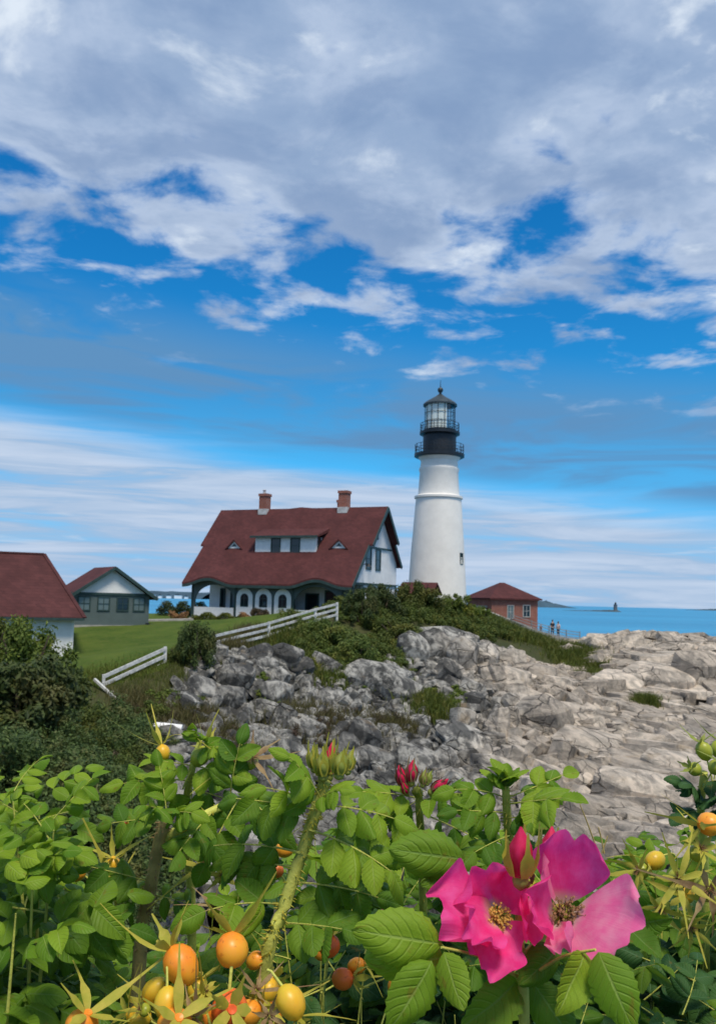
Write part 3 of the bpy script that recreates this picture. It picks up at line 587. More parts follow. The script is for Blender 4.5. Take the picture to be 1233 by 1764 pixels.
# ------------------------------------------------------------------ other buildings
def gable_shed():
    a = R(33); P = onY(124, 1072, 71); root = empty('shed', (P.x, P.y, -2.75), a); tag(root, 'low dark green shed with white gable and red roof across the lawn', 'shed')
    Wd, Dp, h, rz = 6.4, 5., 2.75, 5.0
    MB().box(0, Wd, 0, Dp, 0.15, h).build('wall', M['wall_green'], root); MB().box(-.15, Wd+.1, -.12, Dp, -.6, .15).build('foundation', M['conc'], root)
    MB().prism([(.42, -.06, h+.06), (Wd-.42, -.06, h+.06), (Wd/2, -.06, rz-.3)], (0, Dp+.1, 0)).build('gable', M['white'], root)
    MB().box(-.2, Wd+.2, -.1, -.02, h-.14, h+.06).build('belt_trim', M['green'], root)
    for s in (-1, 1):
        c = Wd/2; e = c+s*(Wd/2+.55); ze = h-.28
        MB().prism([(c, -.5, rz), (e, -.5, ze), (e, -.5, ze-.18), (c, -.5, rz-.18)], (0, Dp+1., 0)).build('roof', M['roof'], root)
        MB().bar((c, -.52, rz-.14), (e, -.52, ze-.14), .05, .26).build('barge_board', M['green'], root)
    for cx, pm in ((.9, 1), (2.5, 1), (4.1, 0), (5.5, 1)):
        window(root, 'window', .85, 1.0, M['green'], (cx, -.005, 1.9), (1, 0, 0), (0, 0, 1), (0, -1, 0), (2, 2), .1, pane=M['pane_pale'] if pm else None)
    MB().box(Wd-.25, Wd+.02, -.2, .0, -.5, .35).build('corner_post', M['black'], root)
M['pane_pale'] = glass_mat('window_glass_pale', (.09, .125, .13), .15)
gable_shed()
def garage():
    P = onY(128, 1066, 58.3); root = empty('outbuilding', (P.x, P.y, 0), R(20)); tag(root, 'long white building with hipped faded red roof behind the yellow-green bush', 'building')
    Ln, Dp = 15., 9.; ze, zr = P.z+.1, onY(78, 955, 62.5).z; zb = ze-3.4
    MB().box(-Ln, 0, 0, Dp, zb, ze-.05).build('wall', M['white'], root)
    MB().box(-.14, .03, -.03, .14, zb, ze-.1).build('corner_board', M['trim'], root)
    o = .65; A_ = [(-Ln-o, -o, ze), (o, -o, ze), (o, Dp+o, ze), (-Ln-o, Dp+o, ze), (-Ln+4.2, Dp/2, zr), (-2.1, Dp/2, zr)]
    MB().add(A_, [(0, 1, 5, 4), (1, 2, 5), (2, 3, 4, 5), (3, 0, 4)]).add([(x, y, z-.16) for x, y, z in A_[:4]], [(3, 2, 1, 0)]).add([q for i in range(4) for q in (A_[i], A_[(i+1) % 4], Vector(A_[(i+1) % 4])-Vector((0, 0, .16)), Vector(A_[i])-Vector((0, 0, .16)))], [(4*i, 4*i+3, 4*i+2, 4*i+1) for i in range(4)]).build('roof', M['roof2'], root)
    MB().box(-Ln-o+.02, o-.02, -o-.025, -o-.0, ze-.2, ze-.03).build('fascia', M['green'], root)
    MB().bar((-2.1, Dp/2, zr), (-Ln+4.2, Dp/2, zr), .3, .12).build('ridge_cap', M['roof2'], root)
    for a, b in (((-2.1, Dp/2, zr), (o, -o, ze)), ((-2.1, Dp/2, zr), (o, Dp+o, ze))): MB().bar(a, b, .26, .08).build('ridge_cap', M['roof2'], root)
    window(root, 'window', .9, 1.1, M['green'], (-5.1, -.005, zb+2.0), (1, 0, 0), (0, 0, 1), (0, -1, 0), (2, 2), .1)
    window(root, 'window', .9, 1.1, M['green'], (-9.1, -.005, zb+2.0), (1, 0, 0), (0, 0, 1), (0, -1, 0), (2, 2), .1)
garage()
M['greytrim'] = pmat('dull_white_trim', (.42, .41, .39), .6, .15)
def brick_house():
    P = onY(846, 1062, 104); root = empty('brick_building', (P.x, P.y, -2.9), R(20)); tag(root, 'low red brick building with hipped roof just right of the lighthouse', 'building')
    Wd, Dp, h = 6.3, 6.2, 3.55
    MB().box(0, Wd, 0, Dp, -.8, h).build('wall', M['brick'], root)
    MB().box(-.06, Wd+.06, -.06, Dp+.06, h-.25, h-.02).build('brick_cornice', M['brick'], root)
    o = .42; z = h; A_ = [(-o, -o, z), (Wd+o, -o, z), (Wd+o, Dp+o, z), (-o, Dp+o, z), (Wd/2-.3, Dp/2, z+1.95), (Wd/2+.3, Dp/2, z+1.95)]
    g = MB().add(A_, [(0, 1, 5, 4), (1, 2, 5), (2, 3, 4, 5), (3, 0, 4)]); g.box(-o+.01, Wd+o-.01, -o+.01, Dp+o-.01, z-.14, z-.003); g.build('roof', M['roof'], root)
    window(root, 'window', .75, 1.45, M['greytrim'], (2.55, -.005, 1.95), (1, 0, 0), (0, 0, 1), (0, -1, 0), (2, 2), .09, pane=M['pane_pale'])
    window(root, 'window', .85, 1.3, M['greytrim'], (4.75, -.005, 2.1), (1, 0, 0), (0, 0, 1), (0, -1, 0), (2, 2), .1)
    d = MB().prism([(-.03, 1.1, -.5), (-.03, 3.2, -.5), (-.03, 3.2, 2.35), (-.03, 1.1, 2.35)], (-.06, 0, 0)).build('door', M['green'], root)
    MB().box(-.15, -.03, .9, 4.6, 2.4, 2.62).build('door_lintel', M['conc'], root)
    window(root, 'window', 1.0, 1.1, M['green'], (-.005, 4.3, 1.6), (0, 1, 0), (0, 0, 1), (-1, 0, 0), (2, 2), .12)
brick_house()
def passage():
    a = onY(690, 1020, 93); root = empty('annex', (a.x, a.y, -1.5), R(-24)); tag(root, 'small red-roofed annex between house gable and lighthouse foot', 'annex')
    MB().box(0, 3.2, 0, 2.4, 0, 2.55).build('wall', M['white'], root)
    for s in (0, 1):
        y0, y1 = (-.4, 1.2) if s == 0 else (2.8, 1.2)
        MB().prism([(-.3, y0, 2.35), (-.3, y1, 3.55), (-.3, y1, 3.4), (-.3, y0, 2.2)], (4.0, 0, 0)).build('roof', M['roof'], root)
    MB().prism([(-.02, .0, 2.55), (-.02, 2.4, 2.55), (-.02, 1.2, 3.4)], (3.2, 0, 0)).build('gable', M['white'], root)
passage()
def ledge_light():
    p = onY(1064, 1046, 1930); root = empty('beacon_tower', (p.x, p.y+20, SEA)); tag(root, 'tiny distant grey granite lighthouse on a ledge out at sea', 'lighthouse')
    MB().lathe([(5.2, 0), (4.2, 4), (3.9, 15), (4.3, 15.4), (4.3, 16), (0, 16)], 20).build('tower_shaft', M['beacon'], root, 40)
    MB().lathe([(2.1, 16), (2.1, 19), (2.5, 19.2), (.3, 21.5), (.3, 22.6), (0, 22.7)], 14).build('lantern', M['black'], root, 40)
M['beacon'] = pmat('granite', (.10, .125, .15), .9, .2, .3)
ledge_light()
for i, (px, w, h) in enumerate(((262, 22, 12), (276, 12, 9), (291, 16, 10), (307, 26, 12), (321, 12, 8))):
    p = onY(px, 1021, 2990); r_ = empty('shore_house', (p.x, p.y, SEA)); tag(r_, ('far pale cottage, %s of five on the blue shore across the water' % ('leftmost', 'second from left', 'middle one', 'fourth from left', 'rightmost')[i]), 'house', 'cottages on the far shore')
    MB().box(-w/2, w/2, 0, 14, 0, h).build('wall', M['trim'], r_); MB().prism([(-w/2-1, -1, h), (w/2+1, -1, h), (0, -1, h+6)], (0, 16, 0)).build('roof', M['ledge'], r_)

# ------------------------------------------------------------------ loose and jointed rock pieces on the shore
def hull_mesh(name, pts, mat, bev=.03):
    bm = bmesh.new(); vs = [bm.verts.new(p) for p in pts]; r = bmesh.ops.convex_hull(bm, input=vs)
    bmesh.ops.delete(bm, geom=[v for v in bm.verts if not v.link_faces], context='VERTS')
    bmesh.ops.dissolve_limit(bm, angle_limit=R(9), verts=bm.verts, edges=bm.edges)
    if bev: bmesh.ops.bevel(bm, geom=list(bm.edges), offset=bev, segments=1, affect='EDGES', clamp_overlap=True)
    bmesh.ops.triangulate(bm, faces=[f for f in bm.faces if len(f.verts) > 4])
    me = bpy.data.meshes.new(name); bm.to_mesh(me); bm.free()
    if mat: me.materials.append(mat)
    return me
def slab_pts(rg, chunky=0.):
    p = []
    n = rg.integers(7, 10)
    for i in range(n):
        a = 2*math.pi*(i+rg.uniform(-.3, .3))/n; c, s = math.cos(a), math.sin(a); k = 1/max(abs(c), abs(s))**.75*.5*rg.uniform(.82, 1.05)
        zt = .5+rg.uniform(-.12, .06); off = rg.uniform(-.04, .12)
        p += [(c*k, s*k, zt), (c*(k+off), s*(k+off), -.5+rg.uniform(-.1, .1))]
        if rg.random() < .5: p.append((c*k*1.04, s*k*1.04, rg.uniform(-.1, .35)))
    for i in range(3): p.append((rg.uniform(-.3, .3), rg.uniform(-.3, .3), .5+rg.uniform(0, .10+.2*chunky)))
    return p
rg = np.random.default_rng(21)
SLABS = [hull_mesh('rock_slab', slab_pts(rg), M['rock'], .022) for _ in range(16)]; BOULD = [hull_mesh('boulder', slab_pts(rg, 1.), M['rock'], .03) for _ in range(6)]
def slab_matrix(P, yaw, size, roll, pitch):
    return Matrix.Translation(P) @ Matrix.Rotation(yaw, 4, 'Z') @ Matrix.Rotation(pitch, 4, 'Y') @ Matrix.Rotation(roll, 4, 'X') @ Matrix.Diagonal((*size, 1))
def rocks():
    cand = []; N = 5200
    xs = rg.uniform(-20, 38, N*3); ys = rg.uniform(24, 94, N*3)
    r = np.clip((tps(wr, xs, ys)-.25)/.5, 0, 1); z, _ = ground_xy(xs, ys, False)
    e = .6; zx = (ground_xy(xs+e, ys, False)[0]-z)/e; zy = (ground_xy(xs, ys+e, False)[0]-z)/e
    big, small = [], []
    for i in range(len(xs)):
        if r[i] < .35 or z[i] < SEA+.6: continue
        px, py = proj((xs[i], ys[i], z[i]))
        vis = -60 < px < 1300 and 1085 < py < 1480
        east = min(1, max(0, (px-850)/250)); yaw = R(-70-6*east)+rg.normal(0, .2)
        dirx, diry = math.cos(yaw), math.sin(yaw); pitch = -math.atan(zx[i]*dirx+zy[i]*diry)+rg.normal(0, .05)
        roll = math.atan(-zx[i]*diry+zy[i]*dirx)-rg.uniform(.0, .62)*(1-.55*east)
        west = 1-east; pitch -= rg.uniform(.0, .55)*west+rg.uniform(0, .16)*east
        if len(big) < 295 and vis and rg.random() < .12:
            Lg = rg.uniform(1.6, 4.6)*(.55+1.25*east); w = Lg*rg.uniform(.34, .62)*(1+.35*west); th = rg.uniform(.7, 1.6)*(.6+.65*west)
            big.append((slab_matrix((xs[i], ys[i], z[i]+rg.uniform(-.3, .22)*th), yaw+rg.normal(0, .4)*west, (Lg, w, th), roll+rg.normal(0, .2)*west, pitch+rg.normal(0, .12)*west), int(rg.integers(len(SLABS)))))
        elif len(small) < 5600 and rg.random() < .85-.6*east:
            Lg = rg.uniform(.5, 1.9)*(1+1.1*east*(rg.random() < .6)); w = Lg*rg.uniform(.35, .7); th = rg.uniform(.3, .9)
            small.append((slab_matrix((xs[i], ys[i], z[i]+rg.uniform(-.35, .18)), yaw+rg.normal(0, .3+.4*west), (Lg, w, th), roll+rg.normal(0, .25+.15*west), pitch+rg.normal(0, .15)), int(rg.integers(len(SLABS)))))
    for m_, k in big:
        o = link('rock_slab', SLABS[k], SHORE); o.matrix_basis = m_
    V, F, b = [], [], 0
    tri = []
    for me in SLABS:
        me.calc_loop_triangles(); v = np.empty(len(me.vertices)*3, np.float32); me.vertices.foreach_get('co', v); f = np.empty(len(me.loop_triangles)*3, np.int32); me.loop_triangles.foreach_get('vertices', f); tri.append((v.reshape(-1, 3), f.reshape(-1, 3)))
    for m_, k in small:
        v, f = tri[k]; A = np.array(m_); V.append(v@A[:3, :3].T+A[:3, 3]); F.append(f+b); b += len(v)
    o = link('rock_rubble', mesh_np('rock_rubble', np.concatenate(V), np.concatenate(F), M['rock'])); o.parent = SHORE; o['kind'] = 'stuff'
    # the blocks that stand out: px, py of the middle, depth, width, height, depth of block (metres), yaw, roll
    for px, py, d, w, h, dp, yaw, roll in ((712,1150,64,2.3,3.0,3.4,-8,4),(752,1148,65,2.6,3.0,3.6,4,-3),(795,1152,64.5,2.4,2.7,3.4,-12,6),(835,1150,66,2.0,2.0,3,-20,8),(768,1112,69,4.2,1.5,3,6,0),
            (648,1197,57,4.6,2.4,3.2,-14,8),(690,1215,56,2.4,2.1,2.8,-30,12),(880,1190,62,2.6,1.8,3,-35,14),(925,1178,66,3.2,1.6,3,-28,10),(938,1262,53.5,3.6,2.3,3.4,-40,-4),(900,1232,57,2.8,1.6,3,-38,10),(975,1245,57,4.6,1.1,3.6,-32,6),
            (440,1150,55,2.4,1.7,2.4,20,-10),(490,1145,56,2.0,1.5,2.2,-10,8),(400,1180,51,2.2,1.6,2.2,30,6),(470,1215,51,1.9,1.7,2,-40,14),(380,1215,48,2.6,1.1,2,10,0),(510,1270,48,3.,1.3,2,-30,8),(560,1225,53,2.4,1.4,2.2,-20,-6),
            (1050,1122,86,4.2,1.6,4,-12,4),(1125,1114,88,6.0,1.4,4,8,-3),(1190,1130,82,5.,1.4,4,-10,4),(1150,1180,66,5.5,1.5,4,-24,5),(1075,1190,66,4.2,1.4,4,-40,4),(1215,1165,66,4.,2.0,3,14,4),(1020,1300,49,4.,1.2,3,-34,8),(1110,1372,41,3.8,1.0,3,-10,6),(1180,1340,44,3.4,1.2,3,-18,6),(1170,1420,37.5,2.4,.9,2,-6,3),(1060,1415,38,3.4,.8,2.2,-14,6),(870,1345,45,3.0,1.2,2.4,-44,14),(800,1290,49,3.2,1.1,2.4,-48,16),(720,1330,46,2.8,1.1,2.4,-40,14),(640,1325,45,2.4,1.0,2,-35,10)):
        p = at(px, py, d); o = link('boulder', BOULD[int(rg.integers(len(BOULD)))], SHORE)
        o.matrix_basis = slab_matrix(p+Vector((0, dp*.30, -h*.05)), R(yaw), (w*1.12, dp, h*1.4), R(15), R(roll))
rocks()

# ------------------------------------------------------------------ shrubs, grass
def leafy_mat(name, dark, light, odd, trans=.25):
    m = bpy.data.materials.new(name); m.use_nodes = True; t = NT(m.node_tree); b = t.n['Principled BSDF']; out = t.n['Material Output']
    g = t.node('ShaderNodeNewGeometry'); oi = t.node('ShaderNodeObjectInfo'); rn = g.outputs['Random Per Island']
    tc = t.node('ShaderNodeTexCoord').outputs['Object']
    c = t.mix(rn, (*dark, 1), (*light, 1)); c = t.mix(t.ramp(t.noise(tc, 1.1, 3, .6), .5, .72, 0, .8), c, (*odd, 1))
    hs = t.node('ShaderNodeHueSaturation'); t.put(hs.inputs['Value'], t.m('ADD', .8, t.m('MULTIPLY', oi.outputs['Random'], .4))); t.put(hs.inputs['Hue'], t.m('ADD', .49, t.m('MULTIPLY', oi.outputs['Random'], .02))); t.put(hs.inputs['Color'], c); c = hs.outputs[0]
    t.put(b.inputs['Base Color'], c); t.put(b.inputs['Roughness'], .6); t.put(b.inputs['Specular IOR Level'], .3)
    tr = t.node('ShaderNodeBsdfTranslucent'); t.put(tr.inputs[0], c); mx = t.node('ShaderNodeMixShader'); t.put(mx.inputs[0], trans); t.l.new(b.outputs[0], mx.inputs[1]); t.l.new(tr.outputs[0], mx.inputs[2]); t.l.new(mx.outputs[0], out.inputs[0]); return m
M['shrub'] = leafy_mat('shrub_leaves', (.04, .07, .013), (.12, .155, .028), (.20, .19, .035)); M['shrub_dark'] = leafy_mat('dark_shrub_leaves', (.028, .052, .014), (.09, .13, .032), (.15, .14, .045))
M['shrub_yellow'] = leafy_mat('yellowing_shrub_leaves', (.045, .08, .012), (.14, .18, .024), (.27, .25, .03)); M['shrub_rust'] = leafy_mat('rusty_shrub_leaves', (.05, .045, .025), (.12, .085, .05), (.14, .08, .06))
M['bark'] = pmat('shrub_bark', (.08, .06, .045), .9, .3, 20.); M['hedge_orange'] = leafy_mat('orange_flowers', (.30, .16, .07), (.42, .24, .11), (.2, .14, .05))
M['straw'] = leafy_mat('dry_grass_blades', (.08, .085, .025), (.16, .14, .05), (.10, .075, .05)); M['tuft'] = leafy_mat('green_grass_blades', (.05, .075, .012), (.13, .15, .025), (.18, .16, .04))
def crown_mesh(name, seed, n, mat, leaf=.11, clumps=34, flat=.75):
    """leaf sized faces gathered into uneven clumps over a dome of unit radius"""
    g = np.random.default_rng(seed); c = g.normal(size=(clumps, 3)); c /= np.linalg.norm(c, axis=1)[:, None]; c[:, 2] = abs(c[:, 2])*flat*1.2-.15; c *= g.uniform(.35, 1.0, (clumps, 1))
    s = g.uniform(.10, .26, clumps); k = g.integers(0, clumps, n); d = g.normal(size=(n, 3)); d /= np.linalg.norm(d, axis=1)[:, None]
    p = c[k]+d*s[k, None]*g.uniform(.3, 1.15, (n, 1)); p[:, 2] = np.maximum(p[:, 2], -.28)
    nrm = d*.7+g.normal(size=(n, 3))*.5+np.array([0, 0, .5]); nrm /= np.linalg.norm(nrm, axis=1)[:, None]
    t1 = np.cross(nrm, g.normal(size=(n, 3))); t1 /= np.linalg.norm(t1, axis=1)[:, None]; t2 = np.cross(nrm, t1); L = leaf*g.uniform(.55, 1.25, (n, 1))
    v = np.stack([p-t1*L, p-t2*L*.45-nrm*L*.12, p+t1*L, p+t2*L*.45-nrm*L*.12], 1).reshape(-1, 3); f = np.arange(4*n).reshape(n, 4)
    return mesh_np(name, v, f, mat)
def trunk_mesh(seed):
    g = random.Random(seed); b = MB()
    for i in range(6):
        a = g.uniform(0, 6.28); r = g.uniform(.3, .7); b.tube([(.05*math.cos(a), .05*math.sin(a), -.55), (.3*r*math.cos(a), .3*r*math.sin(a), -.1), (r*math.cos(a), r*math.sin(a), g.uniform(.25, .6))], [.06, .04, .012], 5)
    return b.mesh('trunk', M['bark'])
CR = {k: [crown_mesh('crown', 50+i*7+len(k), 9500, M[k], .05, 44) for i in range(3)] for k in ('shrub', 'shrub_dark', 'shrub_yellow', 'shrub_rust')}
TRK = [trunk_mesh(i) for i in range(2)]
def shrub(px, py, d, w, h, kind, label, group=None, name='shrub', onground=True, i=0):
    """px, py: where the foot stands; d depth; w, h metres"""
    p = at(px, py, d)
    z = gz(p.x, p.y) if onground else p.z
    r_ = empty(name, (p.x, p.y, z+.28*h/1.05), random.uniform(0, 6.28)); tag(r_, label, 'shrub', group); r_.scale = (w/2, w/2, h/1.05)
    c = link('crown', random.choice(CR[kind]), r_); link('trunk', random.choice(TRK), r_); return r_
def scrub_mass(name, label, spots, mat, leaf, n, seed):
    """a tangle that reads as one mass: many leafy mounds gathered into one object"""
    g = np.random.default_rng(seed); V = []
    for (x, y, z, w, h) in spots:
        clumps = 16; c = g.normal(size=(clumps, 3)); c /= np.linalg.norm(c, axis=1)[:, None]; c[:, 2] = abs(c[:, 2])*.95-.15; c *= g.uniform(.35, 1., (clumps, 1)); s = g.uniform(.16, .34, clumps)
        k = g.integers(0, clumps, n); d = g.normal(size=(n, 3)); d /= np.linalg.norm(d, axis=1)[:, None]; p = c[k]+d*s[k, None]*g.uniform(.4, 1.1, (n, 1))
        p = p*np.array([w/2, w/2, h*.8])+np.array([x, y, z+.12*h]); nrm = d*.8+g.normal(size=(n, 3))*.5+np.array([0, 0, .5]); nrm /= np.linalg.norm(nrm, axis=1)[:, None]
        t1 = np.cross(nrm, g.normal(size=(n, 3))); t1 /= np.linalg.norm(t1, axis=1)[:, None]; t2 = np.cross(nrm, t1); L = leaf*g.uniform(.55, 1.25, (n, 1))
        V.append(np.stack([p-t1*L, p-t2*L*.45-nrm*L*.12, p+t1*L, p+t2*L*.45-nrm*L*.12], 1).reshape(-1, 3))
    V = np.concatenate(V); o = link(name, mesh_np(name, V, np.arange(len(V)).reshape(-1, 4), mat)); tag(o, label, kind='stuff'); return o
def grass_mass(name, label, spots, mat, h, n, seed, wide=.02):
    g = np.random.default_rng(seed); V = []
    for x, y, rad in spots:
        px = x+g.normal(0, rad, n); py = y+g.normal(0, rad, n); pz = ground_xy(px, py, False)[0]-.05
        a = g.uniform(0, 6.28, n); L = h*g.uniform(.5, 1.3, n); le = g.uniform(.1, .6, n); b = g.uniform(0, 6.28, n)
        c0 = np.c_[px, py, pz]; s = np.c_[np.cos(a), np.sin(a), 0*a]*wide; m1 = c0+np.c_[np.cos(b)*le*.35, np.sin(b)*le*.35, np.ones(n)*.6]*L[:, None]; t = c0+np.c_[np.cos(b)*le, np.sin(b)*le, np.ones(n)*(1-.25*le)]*L[:, None]
        V.append(np.stack([c0-s, c0+s, m1+s*.8, m1-s*.8, m1-s*.8, m1+s*.8, t+s*.1, t-s*.1], 1).reshape(-1, 3))
    V = np.concatenate(V); o = link(name, mesh_np(name, V, np.arange(len(V)).reshape(-1, 4), mat)); tag(o, label, kind='stuff'); return o
def area(quads, n, wr_, hr_, seed, sink=0.):
    """scatter mounds over pixel patches (x0, x1, y0, y1, depth at y0, depth at y1)"""
    g = np.random.default_rng(seed); out = []
    for x0, x1, y0, y1, d0, d1, k in quads:
        for _ in range(k):
            t = g.random(); p = at(g.uniform(x0, x1), y0+(y1-y0)*t, d0+(d1-d0)*t); out.append((p.x, p.y, gz(p.x, p.y)-sink, g.uniform(*wr_), g.uniform(*hr_)))
    return out
def hill_plants():
    scrub_mass('hill_scrub', 'tangled dark green scrub covering the hill below the lighthouse', area([(560,700,1060,1085,76,70,26),(690,840,1050,1085,86,76,34),(830,890,1085,1105,84,80,6),(490,700,1090,1165,67,58,52)], 0, (1.6, 3.6), (.9, 1.9), 3), M['shrub'], .085, 2300, 4)
    scrub_mass('cliff_greenery', 'green plants growing in the clefts between the cliff blocks', area([(700,790,1190,1225,58,55,14),(500,690,1110,1175,63,57,20),(820,900,1092,1115,86,81,5),(480,560,1095,1120,64,60,8),(960,1005,1125,1150,82,78,6),(975,1020,1130,1165,79,74,7),(255,330,1195,1215,47,45,7),(420,500,1160,1185,54,51,4)], 0, (1.1, 2.4), (.5, 1.1), 5), M['shrub_yellow'], .09, 900, 6)
    scrub_mass('dark_thicket', 'dark tangled thicket filling the slope at the left', area([(-80,110,1205,1245,43,40,18),(-60,230,1240,1330,38,31,34),(-40,260,1330,1420,30,22,38),(-20,270,1420,1520,22,17,26),(170,260,1265,1310,40,35,10)], 0, (1.6, 3.2), (1.0, 2.1), 7), M['shrub_dark'], .07, 2000, 8)
    scrub_mass('mixed_thicket', 'lighter olive bushes among the dark thicket', area([(-40,230,1210,1330,41,31,22),(-20,230,1330,1430,29,22,18),(215,250,1260,1290,41,38,3)], 0, (1.0, 2.2), (.9, 1.7), 9), M['shrub'], .055, 2200, 10)
    scrub_mass('rusty_thicket', 'rust and brown weeds on the rocks above the roses', area([(480,600,1275,1300,50,47,7),(330,400,1225,1270,45,42,5),(600,680,1265,1290,52,50,3),(20,200,1250,1400,37,24,9)], 0, (1.0, 2.0), (.7, 1.3), 11), M['shrub_rust'], .06, 1300, 12)
    sp = lambda q, k, seed: [(*at(x, y, d).xy, r) for x, y, d, r in q]
    grass_mass('shore_grass', 'yellow-green grass clinging to the ridge end and ledges', sp([(850,1085,88,1.2),(880,1098,86,1.2),(925,1112,85,.9),(985,1132,82,1.1),(990,1145,79,1.0),(1005,1160,76,.9),(1015,1180,73,.6),(860,1100,84,1.2),(740,1215,55,.8),(640,1160,59,1.),(560,1165,58,1.),(1112,1222,61,.4),(500,1110,62,1.)], 0, 0), M['tuft'], .95, 2200, 14, .032)
    grass_mass('dry_grass', 'straw and reddish dry grass on the ledges above the roses', sp([(520,1290,49,1.2),(560,1285,50,1.),(640,1275,51,.8),(680,1280,51,.7),(380,1250,44,1.),(350,1240,45,.8),(400,1290,42,.8),(300,1235,44,.8),(440,1105,62,.7),(390,1120,57,.8),(250,1225,45,.8)], 0, 0), M['straw'], .8, 1500, 15, .02)
    g = np.random.default_rng(5)                                         # lawn edge tufts
    grass_mass('lawn_grass', 'longer grass along the lower edge of the lawn', [(*at(*q).xy, .9) for q in ((150,1175,47),(190,1175,47.5),(230,1162,48),(265,1152,49),(310,1145,50),(350,1128,53),(400,1116,57),(440,1102,60),(480,1088,64),(520,1076,67))], M['tuft'], .35, 900, 16, .012)
    shrub(45, 1195, 43, 4.7, 3.5, 'shrub_yellow', 'large bush with yellow-green top in front of the white outbuilding', i=1)
    shrub(-30, 1190, 45, 4.6, 3.1, 'shrub_yellow', 'yellow-green bush against the white outbuilding wall at the picture edge')
    shrub(80, 1250, 39, 4.0, 2.5, 'shrub', 'round green bush below the yellow-green bush of the outbuilding')
    shrub(20, 1290, 34, 6.0, 3.4, 'shrub_dark', 'dark bush low at the picture edge below the outbuilding')
    shrub(336, 1158, 51, 2.7, 2.6, 'shrub_dark', 'dark round bush standing in the gap of the white fence')
    shrub(305, 1165, 50.5, 1.6, 1.2, 'shrub', 'small bush beside the end post of the lower fence')
    shrub(262, 1222, 44, 2.2, 1.0, 'shrub', 'low green shrub under the fallen brace of the fence')
    shrub(445, 1100, 78, 1.9, 1.1, 'shrub_rust', 'low rusty bush beside the fence before the porch panels', onground=True)
    shrub(622, 1075, 71, 3.6, 2.6, 'shrub_dark', 'dark bush at the upper end of the fence hiding the porch corner')
    shrub(655, 1062, 75, 4.4, 2.7, 'shrub_dark', 'dark bush under the lower windows of the house gable')
    shrub(722, 1055, 81, 4.6, 3.2, 'shrub', 'tall green bush between house gable and tower foot')
    shrub(785, 1058, 84, 4.4, 2.3, 'shrub_yellow', 'yellow-green bush right before the tower foot')
    shrub(822, 1072, 85, 3.2, 1.8, 'shrub_yellow', 'yellowish bush on the crest before the brick building')
    shrub(560, 1125, 63, 4.0, 2.4, 'shrub', 'green shrub on the slope below the upper fence end')
    shrub(690, 1110, 69, 5.0, 2.2, 'shrub', 'spreading shrub above the dark cliff blocks')
    shrub(610, 1155, 60, 4.4, 2.2, 'shrub', 'green shrub just above the large round boulder')
    # planting before the porch and beyond the path
    h = empty('flower_bed', (0, 0, 0)); tag(h, 'clipped yellow-green hedge along the foot of the porch', 'hedge')
    g = np.random.default_rng(9); V = []
    def hedge(parent, x0, x1, y0, hh, mat, n, leaf=.07, wd=.8, name='foliage'):
        a = Vector((HU.x, HU.y)).normalized(); u = g.uniform(x0, x1, n); w_ = g.uniform(-wd/2, wd/2, n); z_ = np.sqrt(g.random(n))*hh*(.85+.3*np.sin(u*3.1))
        p = np.c_[HA.x+a.x*u+a.y*(-y0)*-1*0-a.y*-1*0+(-a.y)*(-(y0)+w_)*-1*-1, HA.y+a.y*u+a.x*(-(y0)+w_), -2.35+z_]
        d = g.normal(size=(n, 3))+np.array([0, -.3, .8]); d /= np.linalg.norm(d, axis=1)[:, None]; t1 = np.cross(d, g.normal(size=(n, 3))); t1 /= np.linalg.norm(t1, axis=1)[:, None]; t2 = np.cross(d, t1)
        v = np.stack([p-t1*leaf, p-t2*leaf*.5, p+t1*leaf, p+t2*leaf*.5], 1).reshape(-1, 3); return link(name, mesh_np(name, v, np.arange(4*n).reshape(-1, 4), mat), parent)
    hedge(h, 1.0, 6.6, 1.1, .75, M['shrub_yellow'], 5000)
    h2 = empty('flowering_bush', (0, 0, 0)); tag(h2, 'pale orange flowering bush at the foot of the arched panels', 'bush'); hedge(h2, 6.5, 8.6, 1.5, .85, M['hedge_orange'], 2500)
    h3 = empty('flowering_bush', (0, 0, 0)); tag(h3, 'small orange pink bush at the far corner of the porch', 'bush'); hedge(h3, -1.4, .4, 1.4, .8, M['hedge_orange'], 1500)
    h4 = empty('hedge', (0, 0, 0)); tag(h4, 'dark hedge beyond the pale path between shed and house', 'hedge'); hedge(h4, -6.5, -.9, -3.5, 1.55, M['shrub_dark'], 6000, .09, 1.2)
hill_plants()

# ------------------------------------------------------------------ paths, fences, wall
def path_strip(name, P, w, mat, label):
    b = MB(); v = []
    for i, (x, y) in enumerate(P):
        x2, y2 = P[min(i+1, len(P)-1)]; x1, y1 = P[max(0, i-1)]; d = Vector((x2-x1, y2-y1)).normalized(); n = Vector((-d.y, d.x))*w/2; z = gz(x, y)+.14
        v += [(x-n.x, y-n.y, z), (x+n.x, y+n.y, z), (x-n.x, y-n.y, z-.4), (x+n.x, y+n.y, z-.4)]
    f = []
    for i in range(len(P)-1):
        a = 4*i; f += [(a, a+1, a+5, a+4), (a, a+4, a+6, a+2), (a+1, a+3, a+7, a+5)]
    o = b.add(v, f).build(name, mat); tag(o, label, kind='structure')
path_strip('path', [tuple(onY(x, y, d).xy) for x, y, d in ((120,1076,75),(200,1072,78),(262,1070,80),(330,1070,81.5))], 1.5, M['conc'], 'pale concrete path between shed and house')
